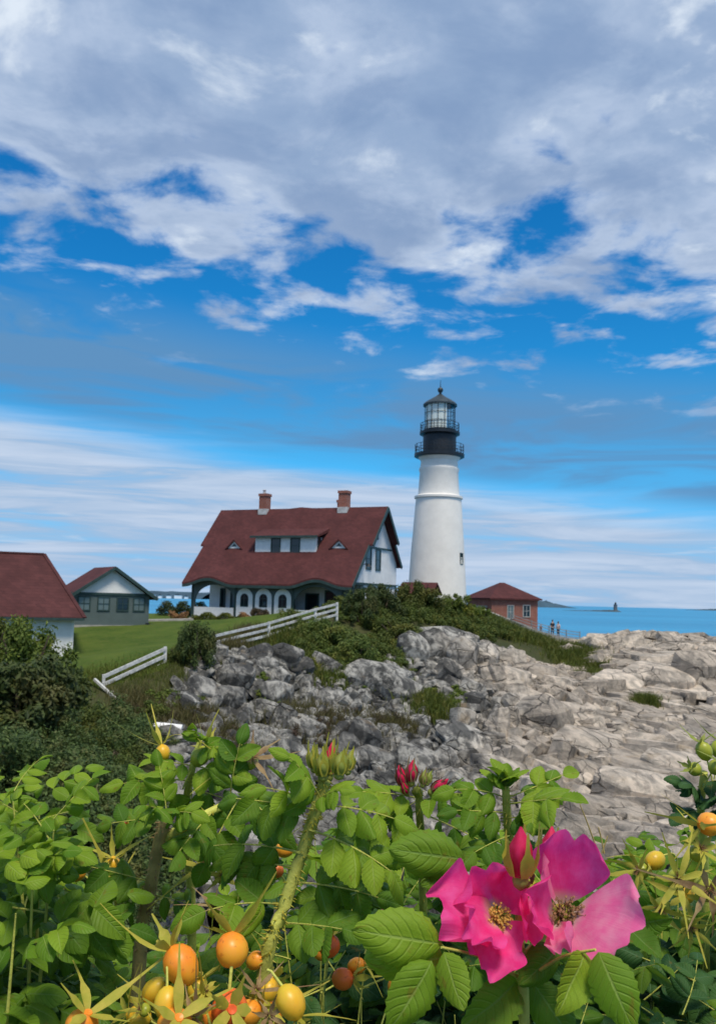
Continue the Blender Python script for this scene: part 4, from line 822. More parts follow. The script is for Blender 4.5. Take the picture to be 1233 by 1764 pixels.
def rail_fence(label, P, hs, nposts=None, mat=None, group=None, name='rail_fence', rail=(.06, .165), post=.16):
    """P: foot points; a post at each, plank rails at heights hs between neighbours"""
    mat = mat or M['fence']; root = empty(name, P[0]); tag(root, label, 'fence', group); o0 = Vector(P[0])
    pm = MB().box(-post/2, post/2, -post/2, post/2, -.4, max(hs)+.12).mesh('post', mat)
    for p in P: o = link('post', pm, root); o.location = Vector(p)-o0; o.rotation_euler = (random.uniform(-.03, .03), random.uniform(-.03, .03), .4)
    for a, b in zip(P[:-1], P[1:]):
        for h in hs:
            A, B = Vector(a)-o0+Vector((0, -.09, h+random.uniform(-.02, .02))), Vector(b)-o0+Vector((0, -.09, h+random.uniform(-.02, .02)))
            MB().bar(A, B, rail[0], rail[1]).build('rail', mat, root)
    return root
def foot(px, py, d): return at(px, py, d)
rail_fence('upper white rail fence climbing to the porch of the house', [foot(366,1128,55.5), foot(462,1103,61), foot(543,1077,66.5), foot(580,1066,69)], (.34, .76, 1.18))
f_ = rail_fence('lower white rail fence panel ending at the dark thicket', [foot(284,1152,50), foot(178,1203,46.5)], (.30, .72, 1.14), rail=(.07, .19))
o0 = f_.location
a, b = at(163, 1170, 46.2), at(213, 1216, 45.2); MB().bar(a-o0, b-o0, .14, .12).build('fallen_post', M['fence'], f_)
MB().bar(at(165, 1190, 46.4)-o0, at(196, 1197, 46.1)-o0, .06, .35).build('loose_board', M['fence'], f_)
r_ = empty('fence_rail', at(245, 1249, 42)); tag(r_, 'lone white rail lying in the weeds below the fence', 'rail')
A, B = Vector((0, 0, 0)), at(314, 1255, 42)-at(245, 1249, 42); MB().tube([A, A.lerp(B, .5)+Vector((0, 0, .02)), B], .19, 10).build('rail', M['trim'], r_, 60); MB().box(-.1, .1, -.1, .1, -1.2, .12).build('post', M['fence'], r_)
def ridge_wall():
    P = [at(*q) for q in ((806,1042,100),(835,1050,99),(862,1061,97),(890,1072,96),(915,1082,95),(945,1091,95),(975,1098,95),(1000,1101,95))]
    root = empty('stone_wall', P[0]); tag(root, 'low pale wall along the path below the brick building', 'wall'); o0 = P[0]
    for a, b in zip(P[:-1], P[1:]):
        n = (b-a).xy; n = Vector((-n.y, n.x, 0)).normalized()*.18; lo = Vector((0, 0, -1.6)); A, B = a-o0, b-o0
        MB().add([A-n+lo, B-n+lo, B+n+lo, A+n+lo, A-n, B-n, B+n, A+n], [(0,3,2,1),(4,5,6,7),(0,1,5,4),(1,2,6,5),(2,3,7,6),(3,0,4,7)]).build('wall_section', M['conc'], root)
    rail_fence('grey guard rail on the wall where the visitors stand', [at(*q) for q in ((880,1072,95.8),(915,1084,95.2),(945,1093,95.2),(975,1100,95.2),(998,1103,95.2))], (.25, .55, .85), mat=M['greyrail'], name='guard_rail', rail=(.05, .08), post=.08)
    path_strip('terrace', [(P[2].x+2, P[2].y+2.2), (P[3].x+2, P[3].y+2.2), (P[5].x, P[5].y+2.4), (P[7].x-.3, P[7].y+2.4)], 3.6, M['conc'], 'pale paved terrace behind the guard rail')
M['greyrail'] = pmat('grey_rail', (.26, .27, .28), .7, .15)
ridge_wall()

# ------------------------------------------------------------------ visitors by the guard rail
def skin_body(name, joints, edges, rad, mat, parent=None, sub=1):
    me = bpy.data.meshes.new(name); me.from_pydata(joints, edges, []); o = link(name, me, parent)
    sk = o.modifiers.new('skin', 'SKIN'); sk.use_smooth_shade = True; 
    for i, r in enumerate(rad): me.skin_vertices[0].data[i].radius = (r, r) if not isinstance(r, tuple) else r
    for v in me.skin_vertices[0].data: v.use_root = False
    me.skin_vertices[0].data[0].use_root = True
    ss = o.modifiers.new('sub', 'SUBSURF'); ss.levels = ss.render_levels = sub; me.materials.append(mat); return o
M['skin'] = pmat('skin', (.45, .27, .19), .6, .1); M['navy'] = pmat('dark_jacket', (.015, .018, .028), .8, .2); M['jeans'] = pmat('jeans', (.03, .04, .07), .8, .2); M['pinkshirt'] = pmat('pale_shirt', (.62, .52, .52), .8, .1); M['hairb'] = pmat('brown_hair', (.04, .025, .018), .7, .2)
def person(P, yaw, h, top, legs, label, arms=.2, lean=0.):
    s = h/1.72; q = lambda x, y, z: (x*s, y*s, z*s)
    J = [q(0, 0, .93), q(0, .01, 1.15), q(0, 0, 1.38), q(0, -.005, 1.48), q(0, -.02, 1.56), q(0, -.025, 1.66),
         q(.09, 0, .88), q(.10, -.02, .48), q(.10, .03, .08), q(.11, -.12, .03), q(-.09, 0, .88), q(-.12, .02, .48), q(-.13, .06, .08), q(-.14, -.09, .03),
         q(.18, 0, 1.38), q(.24, .02, 1.12), q(.22, -arms*.6, .90+arms*.3), q(-.18, 0, 1.38), q(-.24, .02, 1.12), q(-.23, -arms*.3, .88)]
    E_ = [(0,1),(1,2),(2,3),(3,4),(4,5),(0,6),(6,7),(7,8),(8,9),(0,10),(10,11),(11,12),(12,13),(2,14),(14,15),(15,16),(2,17),(17,18),(18,19)]
    Rd = [.13,.12,.14,.055,.08,.085,.085,.06,.04,.035,.085,.06,.04,.035,.06,.045,.03,.06,.045,.03]
    o = skin_body('person', J, E_, [r*s for r in Rd], M['skin']); o.location = P; o.rotation_euler.z = yaw; tag(o, label, 'person', 'visitors at the guard rail')
    i = [0,1,2,14,15,17,18]; mp = {k: n for n, k in enumerate(i)}
    skin_body('jacket', [J[k] for k in i], [(mp[a], mp[b]) for a, b in E_ if a in mp and b in mp], [(Rd[k]+.025)*s for k in i], top, o)
    i = [0,6,7,8,10,11,12]; mp = {k: n for n, k in enumerate(i)}
    skin_body('trousers', [J[k] for k in i], [(mp[a], mp[b]) for a, b in E_ if a in mp and b in mp], [(Rd[k]+.018)*s for k in i], legs, o)
    MB().lathe([(0, .12*s), (.07*s, .095*s), (.098*s, .03*s), (.092*s, -.05*s)], 12, c=q(0, .0, 1.66)).build('hair', M['hairb'], o, 60)
for px, py, d, yaw, h, top, legs, lab in ((951,1096,97,.4,1.78,M['navy'],M['jeans'],'person in dark clothes standing behind the guard rail'),(961,1097,97.6,-.9,1.66,M['pinkshirt'],M['jeans'],'person in a pale top beside the darkly dressed visitor'),(931,1093,97,.2,1.15,M['navy'],M['navy'],'small person in dark clothes by the brick building corner')):
    person(at(px, py, d), yaw, h, top, legs, lab)

# ------------------------------------------------------------------ rose bushes in front of the camera
def leaf_mat(name, c1, c2, vein, trans=.32, back=None):
    m = bpy.data.materials.new(name); m.use_nodes = True; t = NT(m.node_tree); b = t.n['Principled BSDF']; out = t.n['Material Output']
    uvn = t.node('ShaderNodeUVMap'); uvn.uv_map = 'uv'; U, V, _ = t.sep(uvn.outputs[0]); av = t.m('MULTIPLY', t.m('ABSOLUTE', t.m('SUBTRACT', V, .5)), 2.)
    g = t.node('ShaderNodeNewGeometry'); oi = t.node('ShaderNodeObjectInfo'); rn = t.m('FRACT', t.m('ADD', oi.outputs['Random'], t.m('MULTIPLY', g.outputs['Random Per Island'], 7.31)))
    ph = t.m('FRACT', t.m('SUBTRACT', t.m('MULTIPLY', U, 8.), t.m('MULTIPLY', av, 1.9)))
    lat = t.ramp(t.m('ABSOLUTE', t.m('SUBTRACT', ph, .5)), .30, .5); mid = t.ramp(av, .08, .02)
    tc = t.node('ShaderNodeTexCoord').outputs['Object']; nz = t.noise(tc, 60., 4, .6)
    c = t.mix(rn, (*c1, 1), (*c2, 1)); c = t.mix(t.ramp(nz, .35, .7, 0, .35), c, tuple(q*.6 for q in c2)+(1,))
    c = t.mix(t.m('MULTIPLY', t.m('MAXIMUM', t.m('MULTIPLY', lat, .18), mid), .5), c, (*vein, 1))
    c = t.mix(t.m('MULTIPLY', t.ramp(t.noise(t.xyz(U, V, t.m('MULTIPLY', rn, 40.)), 3.2, 4, .6), .60, .72), .6), c, (.20, .13, .02, 1))
    cb = t.mix(g.outputs['Backfacing'], c, t.mix(.5, c, (.17, .24, .13, 1)))
    t.put(b.inputs['Base Color'], cb); t.put(b.inputs['Roughness'], .5); t.put(b.inputs['Specular IOR Level'], .22)
    bn = t.node('ShaderNodeBump'); t.put(bn.inputs['Strength'], .45); t.put(bn.inputs['Distance'], .0012); t.put(bn.inputs['Height'], t.m('SUBTRACT', t.m('MULTIPLY', nz, .5), t.m('MAXIMUM', lat, mid))); t.l.new(bn.outputs[0], b.inputs['Normal'])
    tr = t.node('ShaderNodeBsdfTranslucent'); t.put(tr.inputs[0], t.mix(.5, c, (c2[0]*1.5, c2[1]*1.6, c2[2]*.7, 1))); mx = t.node('ShaderNodeMixShader'); t.put(mx.inputs[0], trans)
    t.l.new(b.outputs[0], mx.inputs[1]); t.l.new(tr.outputs[0], mx.inputs[2]); t.l.new(mx.outputs[0], out.inputs[0]); return m
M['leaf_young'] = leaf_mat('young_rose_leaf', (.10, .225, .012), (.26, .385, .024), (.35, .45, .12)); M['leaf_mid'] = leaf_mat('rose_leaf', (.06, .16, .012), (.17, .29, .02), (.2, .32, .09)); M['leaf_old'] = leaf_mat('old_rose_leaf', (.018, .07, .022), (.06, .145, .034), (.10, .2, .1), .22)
def thin_mat(name, c1, c2, base=None, trans=.45, scale=90., rough=.5, uvbase=True):
    m = bpy.data.materials.new(name); m.use_nodes = True; t = NT(m.node_tree); b = t.n['Principled BSDF']; out = t.n['Material Output']
    tc = t.node('ShaderNodeTexCoord').outputs['Object']; uvn = t.node('ShaderNodeUVMap'); uvn.uv_map = 'uv'; U, V, _ = t.sep(uvn.outputs[0])
    st = t.noise(t.xyz(t.m('MULTIPLY', U, 2.), t.m('MULTIPLY', V, 26.), 0.), 1.5, 4, .6)
    c = t.mix(t.ramp(t.noise(tc, scale, 4, .6), .3, .7), (*c1, 1), (*c2, 1)); c = t.mix(t.ramp(st, .45, .7, 0, .3), c, tuple(q*.85 for q in c1)+(1,))
    if base: c = t.mix(t.ramp(U, .22, .02), c, (*base, 1))
    t.put(b.inputs['Base Color'], c); t.put(b.inputs['Roughness'], rough); t.put(b.inputs['Specular IOR Level'], .25)
    bn = t.node('ShaderNodeBump'); t.put(bn.inputs['Strength'], .35); t.put(bn.inputs['Distance'], .001); t.put(bn.inputs['Height'], st); t.l.new(bn.outputs[0], b.inputs['Normal'])
    tr = t.node('ShaderNodeBsdfTranslucent'); t.put(tr.inputs[0], c); mx = t.node('ShaderNodeMixShader'); t.put(mx.inputs[0], trans)
    t.l.new(b.outputs[0], mx.inputs[1]); t.l.new(tr.outputs[0], mx.inputs[2]); t.l.new(mx.outputs[0], out.inputs[0]); return m
M['petal'] = thin_mat('magenta_petal', (.95, .045, .30), (.97, .12, .43), (.75, .45, .4)); M['petal_pale'] = thin_mat('pink_petal', (.98, .16, .42), (.99, .32, .52), (.8, .6, .5)); M['petal_red'] = thin_mat('red_bud_petal', (.62, .012, .06), (.75, .03, .14), None, .2)
M['sepal'] = thin_mat('yellow_green_sepal', (.42, .42, .05), (.60, .50, .09), None, .3); M['sepal_green'] = thin_mat('green_sepal', (.24, .30, .05), (.36, .38, .09), None, .25); M['sepal_dry'] = thin_mat('dry_sepal', (.38, .28, .13), (.22, .12, .06), None, .2); M['sepal_brown'] = thin_mat('brown_sepal', (.12, .05, .03), (.2, .1, .05), None, .1)
def fruit_mat(name, c1, c2, c3):
    m = bpy.data.materials.new(name); m.use_nodes = True; t = NT(m.node_tree); b = t.n['Principled BSDF']
    tc = t.node('ShaderNodeTexCoord').outputs['Object']; oi = t.node('ShaderNodeObjectInfo'); X, Y, Z = t.sep(tc)
    n = t.noise(tc, 45., 3, .5); f = t.ramp(t.m('ADD', t.m('MULTIPLY', Z, 26.), t.m('MULTIPLY', n, 1.2)), .2, 1.0)
    c = t.mix(f, (*c1, 1), (*c2, 1)); c = t.mix(t.ramp(t.noise(tc, 260., 3, .5), .62, .72, 0, .6), c, (*c3, 1))
    t.put(b.inputs['Base Color'], c); t.put(b.inputs['Roughness'], .38); t.put(b.inputs['Specular IOR Level'], .4); t.put(b.inputs['Subsurface Weight'], .12); t.put(b.inputs['Subsurface Radius'], (.004, .002, .001))
    return m
M['hip_orange'] = fruit_mat('orange_hip', (.84, .42, .035), (.84, .24, .02), (.5, .14, .02)); M['hip_red'] = fruit_mat('red_hip', (.84, .22, .03), (.80, .12, .025), (.5, .08, .02)); M['hip_yellow'] = fruit_mat('yellow_hip', (.62, .46, .03), (.78, .42, .03), (.45, .3, .05)); M['hip_green'] = fruit_mat('green_hip', (.28, .33, .03), (.36, .38, .04), (.2, .22, .03))
M['cane_green'] = pmat('green_cane', (.46, .47, .09), .6, .25, 40., bump=.4, bscale=400.); M['cane_brown'] = pmat('brown_cane', (.42, .31, .12), .7, .3, 40., bump=.4, bscale=400.); M['twig'] = pmat('grey_twig', (.2, .19, .18), .9, .3, 60.)
M['stamen'] = pmat('stamens', (.55, .36, .08), .7, .3, 300.); M['anther'] = pmat('withered_anthers', (.24, .13, .06), .8, .4, 300.)

def leaflet_arrays(seed, nu=18, nh=4, fine=True):
    g = np.random.default_rng(seed); us = np.linspace(0, 1, nu+1); cols = 2*nh+1; v, uv = [], []
    fold = g.uniform(-.25, .65); curl = g.uniform(.05, .55); twist = g.uniform(-.25, .25); wide = g.uniform(.31, .39); rim = g.uniform(-.5, .15)
    for i, u in enumerate(us):
        w = wide*math.sin(math.pi*min(1, u**.82))**.72 if 0 < u < 1 else .004
        for k in range(cols):
            s = (k-nh)/nh; e = 1.0
            if fine and abs(s) == 1 and 0 < i < nu: e = 1.05 if i % 2 else .965
            y = s*w*e; a = abs(s)
            z = fold*abs(y)-curl*u*u+rim*a**3*w*2+twist*y*u
            z += .022*math.sin(2*math.pi*(u*8-a*1.9))*a**.6*(1 if 0 < i < nu else 0)
            z += .02*math.sin(u*9+seed+s*2.)
            v.append((u, y, z)); uv.append((u, s*.5+.5))
    f = [(i*cols+k, (i+1)*cols+k, (i+1)*cols+k+1, i*cols+k+1) for i in range(nu) for k in range(cols-1)]
    return np.array(v), np.array(f), np.array(uv)
LV = [leaflet_arrays(s) for s in range(8)]; LVC = [leaflet_arrays(s, 7, 2, False) for s in range(8)]
LM = {k: [mesh_np('leaflet', *a[:2], M[k], True, a[2]) for a in LV] for k in ('leaf_young', 'leaf_mid', 'leaf_old')}
def leaf_template(seed, pairs):
    """a pinnate leaf of unit length along +x: a drooping stalk with paired leaflets and one at the tip"""
    g = random.Random(seed); droop = g.uniform(.1, .4); side = g.uniform(-.12, .12)
    pt = lambda s: Vector((s*(1-.12*droop*s), side*s*s, .10*s-droop*s*s*.55))
    out = []
    for k in range(pairs+1):
        s = .30+.70*k/pairs; P = pt(s); T = (pt(s+.01)-pt(s-.01)).normalized(); size = (.33+.10*math.sin(math.pi*(k+.8)/(pairs+1)))*g.uniform(.92, 1.08)
        for sgn in ((-1, 1) if k < pairs else (0,)):
            az = sgn*R(g.uniform(50, 68)); d = Matrix.Rotation(az, 3, 'Z') @ T; d.z += g.uniform(-.22, .16); d.normalize()
            up = Vector((g.uniform(-.35, .35), -sgn*g.uniform(-.3, .6), 1)); y = up.cross(d).normalized(); z = d.cross(y)
            m_ = Matrix((d*size, y*size, z*size)).transposed().to_4x4(); m_.translation = P; out.append((m_, g.randrange(8)))
    st = MB().tube([pt(s) for s in np.linspace(-.02, 1.02, 9)], [.013-.007*s for s in np.linspace(0, 1, 9)], 5)
    return st, out
TPL = [leaf_template(100+i, (2, 3, 3, 3, 2, 3)[i % 6]) for i in range(10)]
STK = [t_[0].mesh('leaf', M['cane_green'], 60) for t_ in TPL]
def frame(P, d, up, s):
    d = Vector(d).normalized(); y = Vector(up).cross(d)
    if y.length < 1e-3: y = Vector((1, 0, 0)).cross(d)
    y.normalize(); z = d.cross(y); m_ = Matrix((d*s, y*s, z*s)).transposed().to_4x4(); m_.translation = P; return m_
CAMUP = CM @ Vector((0, 1, 0)); CAMB = CM @ Vector((0, 0, 1)); CAMR = CM @ Vector((1, 0, 0))
GROUND = -1.72
class Bush:
    def __init__(s, px, d, label, cat='rose bush'):
        p = at(px, 1500, d); s.o = Vector((p.x, p.y, GROUND)); s.root = empty('rose_bush', s.o); tag(s.root, label, cat, 'rose bushes along the cliff edge'); s.mass = []; s.nleaf = 0; s.twigs = MB()
    def leaf(s, P, d, up, size, mk, k=None, solid=True):
        k = random.randrange(len(TPL)) if k is None else k; m_ = frame(Vector(P)-s.o, d, up, size*.68)
        if not solid: s.mass.append((m_, k, mk)); return
        s.nleaf += 1; o = link('leaf', STK[k], s.root); o.matrix_basis = m_
        for q, vi in TPL[k][1]: c = link('leaflet', LM[mk][vi], o); c.matrix_basis = q @ Matrix.Rotation(random.uniform(-.45, .45), 4, 'X') @ Matrix.Rotation(random.uniform(-.25, .35), 4, 'Y')
    def leaflet(s, P, d, up, size, mk, k=None):
        """one large leaflet of its own on a short stalk"""
        o = link('leaflet', LM[mk][random.randrange(8) if k is None else k], s.root); o.matrix_basis = frame(Vector(P)-s.o, d, up, size)
    def stem(s, pts, r, mat='cane_green', thorns=0, name='stem'):
        P = [Vector(p)-s.o for p in pts]; n = len(P); rad = [r*(1-.35*i/(n-1)) for i in range(n)] if not hasattr(r, '__len__') else r
        Q, RR = [], []
        for i in range(n-1):                                            # smooth the cane (Catmull-Rom)
            p0, p1, p2, p3 = P[max(0, i-1)], P[i], P[i+1], P[min(n-1, i+2)]
            for t in np.linspace(0, 1, 6, endpoint=False): Q.append(.5*((2*p1)+(p2-p0)*t+(2*p0-5*p1+4*p2-p3)*t*t+(3*p1-p0-3*p2+p3)*t**3)); RR.append(rad[i]+(rad[i+1]-rad[i])*t)
        Q.append(P[-1]); RR.append(rad[-1])
        o = MB().tube(Q, RR, 9).build(name, M[mat], s.root, 60)
        if thorns:
            b = MB()
            for _ in range(thorns):
                i = random.randrange(len(Q)-1); t = random.random(); p = Q[i].lerp(Q[i+1], t); ax = (Q[i+1]-Q[i]).normalized(); a = ax.orthogonal().normalized(); a.rotate(Matrix.Rotation(random.uniform(0, 6.28), 3, ax)); L = random.uniform(.002, .0058); q = p+a*RR[i]*.85
                e1 = ax*.0007; e2 = ax.cross(a)*.0007; b.add([q+e1, q+e2, q-e1, q-e2, q+a*L-ax*L*.15], [(0, 1, 4), (1, 2, 4), (2, 3, 4), (3, 0, 4)])
            t_ = b.build('thorns', M['sepal_dry'] if mat == 'cane_brown' else M['sepal'], o); t_['kind'] = 'stuff'
        return o
    def sepal_strip(s, o, base, d, out, L, w, mat, curl=.4, n=7):
        d, out = Vector(d).normalized(), Vector(out).normalized(); sd = d.cross(out).normalized(); v, uv = [], []
        for i in range(n+1):
            t = i/n; c = Vector(base)+d*L*t+out*L*curl*t*t; ww = w*(math.sin(math.pi*min(1, t*.85+.18))**1.2 if t < .55 else .42*(1-t)/.45+.12*(t > .85))
            for k in (-1, 0, 1): v.append(c+sd*ww*k*.5+out*(-.18*ww*abs(k))); uv.append((t, k*.5+.5))
        f = [(i*3+k, i*3+k+1, i*3+k+4, i*3+k+3) for i in range(n) for k in (0, 1)]
        link('sepal', mesh_np('sepal', np.array(v), f, mat, True, np.array(uv)), o)
    def hip(s, P, r, axis, mat='hip_orange', tall=.92, sep=5, seplen=2.0, sepmat='sepal', stalk=None, spread=.8):
        """fruit with its crown of long sepals at +axis and a stalk at -axis"""
        ax = Vector(axis).normalized(); m_ = frame(Vector(P)-s.o, ax.orthogonal(), ax, 1.)
        prof = [(0, -1.0), (.25, -.97), (.62, -.78), (.9, -.4), (1., .0), (.94, .38), (.72, .74), (.42, .93), (.26, 1.0), (.24, 1.06), (.0, 1.02)]
        g = random.Random(int(P[0]*9999)); b = MB().lathe([(q*r, z*r*tall) for q, z in prof], 22); a0 = g.uniform(0, 6); b.v = [(x*(1+.035*math.sin(3*math.atan2(y, x)+a0)+.03*math.sin(z/r*3+a0)), y*(1+.04*math.sin(2*math.atan2(y, x)+a0)), z+x*.06*math.sin(a0)) for x, y, z in b.v]
        o = b.build('rose_hip', M[mat], s.root, 70); o.matrix_basis = m_
        for i in range(sep):
            a = 2*math.pi*(i+g.uniform(-.2, .2))/max(sep, 1); outv = Vector((math.cos(a), math.sin(a), 0)); base = Vector((0, 0, r*tall*.98))+outv*r*.22
            s.sepal_strip(o, base, Vector((0, 0, 1))*(1-spread*.6)+outv*spread, Vector((0, 0, 1))*g.uniform(-.6, .7)+outv*g.uniform(-.3, .5), r*seplen*g.uniform(.8, 1.5), r*.66, M[sepmat], g.uniform(-.7, 1.1))
        if stalk is None: stalk = (Vector(P)-ax*r*3.2-Vector((0, 0, r*.8)))
        E_ = Vector(stalk)-Vector(P); inv = m_.to_3x3().inverted(); E_ = inv @ E_; B0 = Vector((0, 0, -r*tall*.95)); mid = B0.lerp(E_, .5)+Vector((0, 0, -r*.5))
        MB().tube([B0, mid, E_], [r*.11, r*.09, r*.10], 7).build('stalk', M['cane_green'], o, 60); return o
    def bud(s, P, axis, L, r, red=True, sepmat='sepal_green', seplen=1.25, openf=.0):
        ax = Vector(axis).normalized(); m_ = frame(Vector(P)-s.o, ax.orthogonal(), ax, 1.); g = random.Random(int(P[0]*99999))
        o = MB().lathe([(.0, -.30*L), (.16*r, -.3*L), (.55*r, -.22*L), (.68*r, -.1*L), (.55*r, 0), (.7*r, .05*L)], 14).build('rose_bud', M['sepal_green'], s.root, 60); o.matrix_basis = m_
        v, uv, f = [], [], []; nu, nv = 10, 16                          # furled petals: a spiral cone
        for i in range(nu+1):
            t = i/nu; rr = r*(.55+.55*math.sin(math.pi*min(1, t*.95+.05))**.9)*(1-t**3*.86)
            for k in range(nv): a = 2*math.pi*k/nv; q = rr*(1+.10*math.sin(3*a+t*5)); v.append((q*math.cos(a), q*math.sin(a), t*L)); uv.append((t, k/nv))
        for i in range(nu):
            for k in range(nv): f.append((i*nv+k, i*nv+(k+1) % nv, (i+1)*nv+(k+1) % nv, (i+1)*nv+k))
        link('petal', mesh_np('petal', v, f, M['petal_red' if red else 'sepal_green'], True, uv), o)
        for i in range(5):
            a = 2*math.pi*(i+.3)/5; outv = Vector((math.cos(a), math.sin(a), 0)); s.sepal_strip(o, outv*r*.74, Vector((0, 0, 1))+outv*(.16+openf*2), -outv*.5+outv*openf*4, L*seplen*g.uniform(.85, 1.15), r*1.25, M[sepmat], .16+openf*.3)
        return o
    def petal(s, o, base, tip, nrm, width, mat, cup=.3, bend=.2, ruff=.06, notch=.12, seed=0):
        base, tip = Vector(base), Vector(tip); d = tip-base; L = d.length; d.normalize(); n_ = Vector(nrm); y = n_.cross(d).normalized(); z = d.cross(y); g = random.Random(seed)
        nu, nv = 16, 16; v, uv = [], []; ph = [g.uniform(0, 6.28) for _ in range(6)]
        for i in range(nu+1):
            u = i/nu
            for k in range(nv+1):
                q = 2*k/nv-1; w = width*.5*(.10+.90*math.sin(math.pi*.5*min(1, u*1.25))**.9)*(1-.30*max(0, u-.72)/.28*1.0)
                x = u*(1-.20*abs(q)**2.4*u-notch*max(0, 1-abs(q)*3.2)*u**5); yy = q*w
                zz = cup*width*.5*(q*q)*u**.6+bend*L*u*u+ruff*L*u*u*(math.sin(q*5+ph[0]+u*2)*.5+math.sin(q*9.5+ph[1]-u*5)*.35+math.sin(u*10+q*3+ph[2])*.3)*(0.4+abs(q))
                x *= 1+.014*math.sin(q*11+ph[3])*u**4
                v.append(base+d*(L*x)+y*yy+z*zz); uv.append((u, q*.5+.5))
        f = [(i*(nv+1)+k, (i+1)*(nv+1)+k, (i+1)*(nv+1)+k+1, i*(nv+1)+k+1) for i in range(nu) for k in range(nv)]
        link('petal', mesh_np('petal', v, f, mat, True, uv), o)
    def centre(s, P, axis, r, mat='stamen'):
        """receptacle with a ring of stamens; the flower's own mesh"""
        ax = Vector(axis).normalized(); m_ = frame(Vector(P)-s.o, ax.orthogonal(), ax, 1.)
        o = MB().lathe([(0, -r*1.5), (r*.5, -r*1.3), (r*.62, -r*.6), (r*.5, -.1*r), (r*.55, .15*r), (.3*r, .4*r), (0, .45*r)], 16).build('rose_flower', M['sepal'], s.root, 60); o.matrix_basis = m_
        b = MB()
        for i in range(90):
            a = random.uniform(0, 6.28); q = random.uniform(.2, 1.25); h = random.uniform(.5, 1.15)*r; c, sn = math.cos(a), math.sin(a); p0 = Vector((c*.4*r, sn*.4*r, .1*r)); p1 = Vector((c*q*r, sn*q*r, h)); b.tube([p0, p0.lerp(p1, .6)+Vector((0, 0, .1*r)), p1], [.012*r*3]*2+[.02*r], 3); b.box(p1.x-.075*r, p1.x+.075*r, p1.y-.06*r, p1.y+.06*r, p1.z-.04*r, p1.z+.06*r)
        st = b.build('stamens', M[mat], o); st['kind'] = 'stuff'; return o, m_
    def cane(s, tip, n, size, mats, solid_fn, lean=(0, 0), r=.0022, step=.03, first_up=.9, mat='cane_green', clip=None):
        T = Vector(tip); base = Vector((T.x+random.uniform(-.12, .12)+lean[0], T.y+random.uniform(-.05, .2)+lean[1], GROUND)); mid = T.lerp(base, .35)+Vector((random.uniform(-.04, .04), random.uniform(-.03, .06), 0))
        s.stem([base, base.lerp(mid, .6), mid, mid.lerp(T, .7), T-Vector((0, 0, .012))], [r*1.6, r*1.4, r*1.1, r*.7, r*.25], mat, name='stem')
        az = random.uniform(0, 6.28); ax = (T-mid).normalized()
        for i in range(n):
            P = T-ax*(step*i*random.uniform(.85, 1.1)+.004); az += 2.4+random.uniform(-.5, .5); up = max(.0, first_up-.16*i)+random.uniform(-.15, .15); d = Vector((math.cos(az), math.sin(az), up)).normalized(); sz = size*random.uniform(.8, 1.15)*(.62+.38*min(1, i/3))
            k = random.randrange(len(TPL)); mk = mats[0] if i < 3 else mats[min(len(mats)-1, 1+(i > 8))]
            upv = Vector((0, 0, 1))+CAMB*random.uniform(0, .6)+Vector((random.uniform(-.55, .55), random.uniform(-.55, .55), 0)); ctr = P+d*sz*.65; q = proj(ctr); dep = -(CM.transposed() @ ctr).z
            if clip and not clip(P, d, sz, q, dep): continue
            s.leaf(P, d, upv, sz, mk, k, solid_fn(q, dep) if solid_fn else True)
    def finish(s):
        """leaves deep in the bush, past what can be told apart, gathered into one part"""
        if not s.mass: return
        b = 0; Vs, Fs, Us, Mi = [], [], [], []; keys = ['leaf_young', 'leaf_mid', 'leaf_old']
        for m_, k, mk in s.mass:
            for q, vi in TPL[k][1]:
                A = np.array(m_ @ q); v, f, u = LVC[vi]; Vs.append(v@A[:3, :3].T+A[:3, 3]); Fs.append(f+b); Us.append(u); Mi.append(np.full(len(f), keys.index(mk))); b += len(v)
        me = mesh_np('foliage', np.concatenate(Vs), np.concatenate(Fs), None, True, np.concatenate(Us))
        for k in keys: me.materials.append(M[k])
        me.polygons.foreach_set('material_index', np.concatenate(Mi).astype(np.int32)); o = link('foliage', me, s.root); o['kind'] = 'stuff'
ENV = [(-500,1340),(0,1365),(60,1395),(110,1440),(160,1510),(190,1575),(240,1600),(320,1605),(370,1540),(420,1450),(500,1410),(600,1400),(690,1410),(715,1455),(765,1455),(800,1410),(860,1405),(940,1425),(1000,1425),(1110,1428),(1165,1425),(1200,1400),(1700,1380)]
HERO = []                                                               # places that nearer leaves must not cover: px, py, radius, depth
def clear(P, d, sz, q, dep):
    tip = proj(P+d*sz*1.2)
    if min(tip[1], q[1]) < np.interp(q[0], *zip(*ENV))-28: return False
    if dep < .5: return False
    for hx, hy, hr, hd in HERO:
        for w in (.3, .65, 1., 1.25):
            c = proj(P+d*sz*w)
            if (c[0]-hx)**2+(c[1]-hy)**2 < (hr+48)**2 and dep < hd+.10: return False
    return True
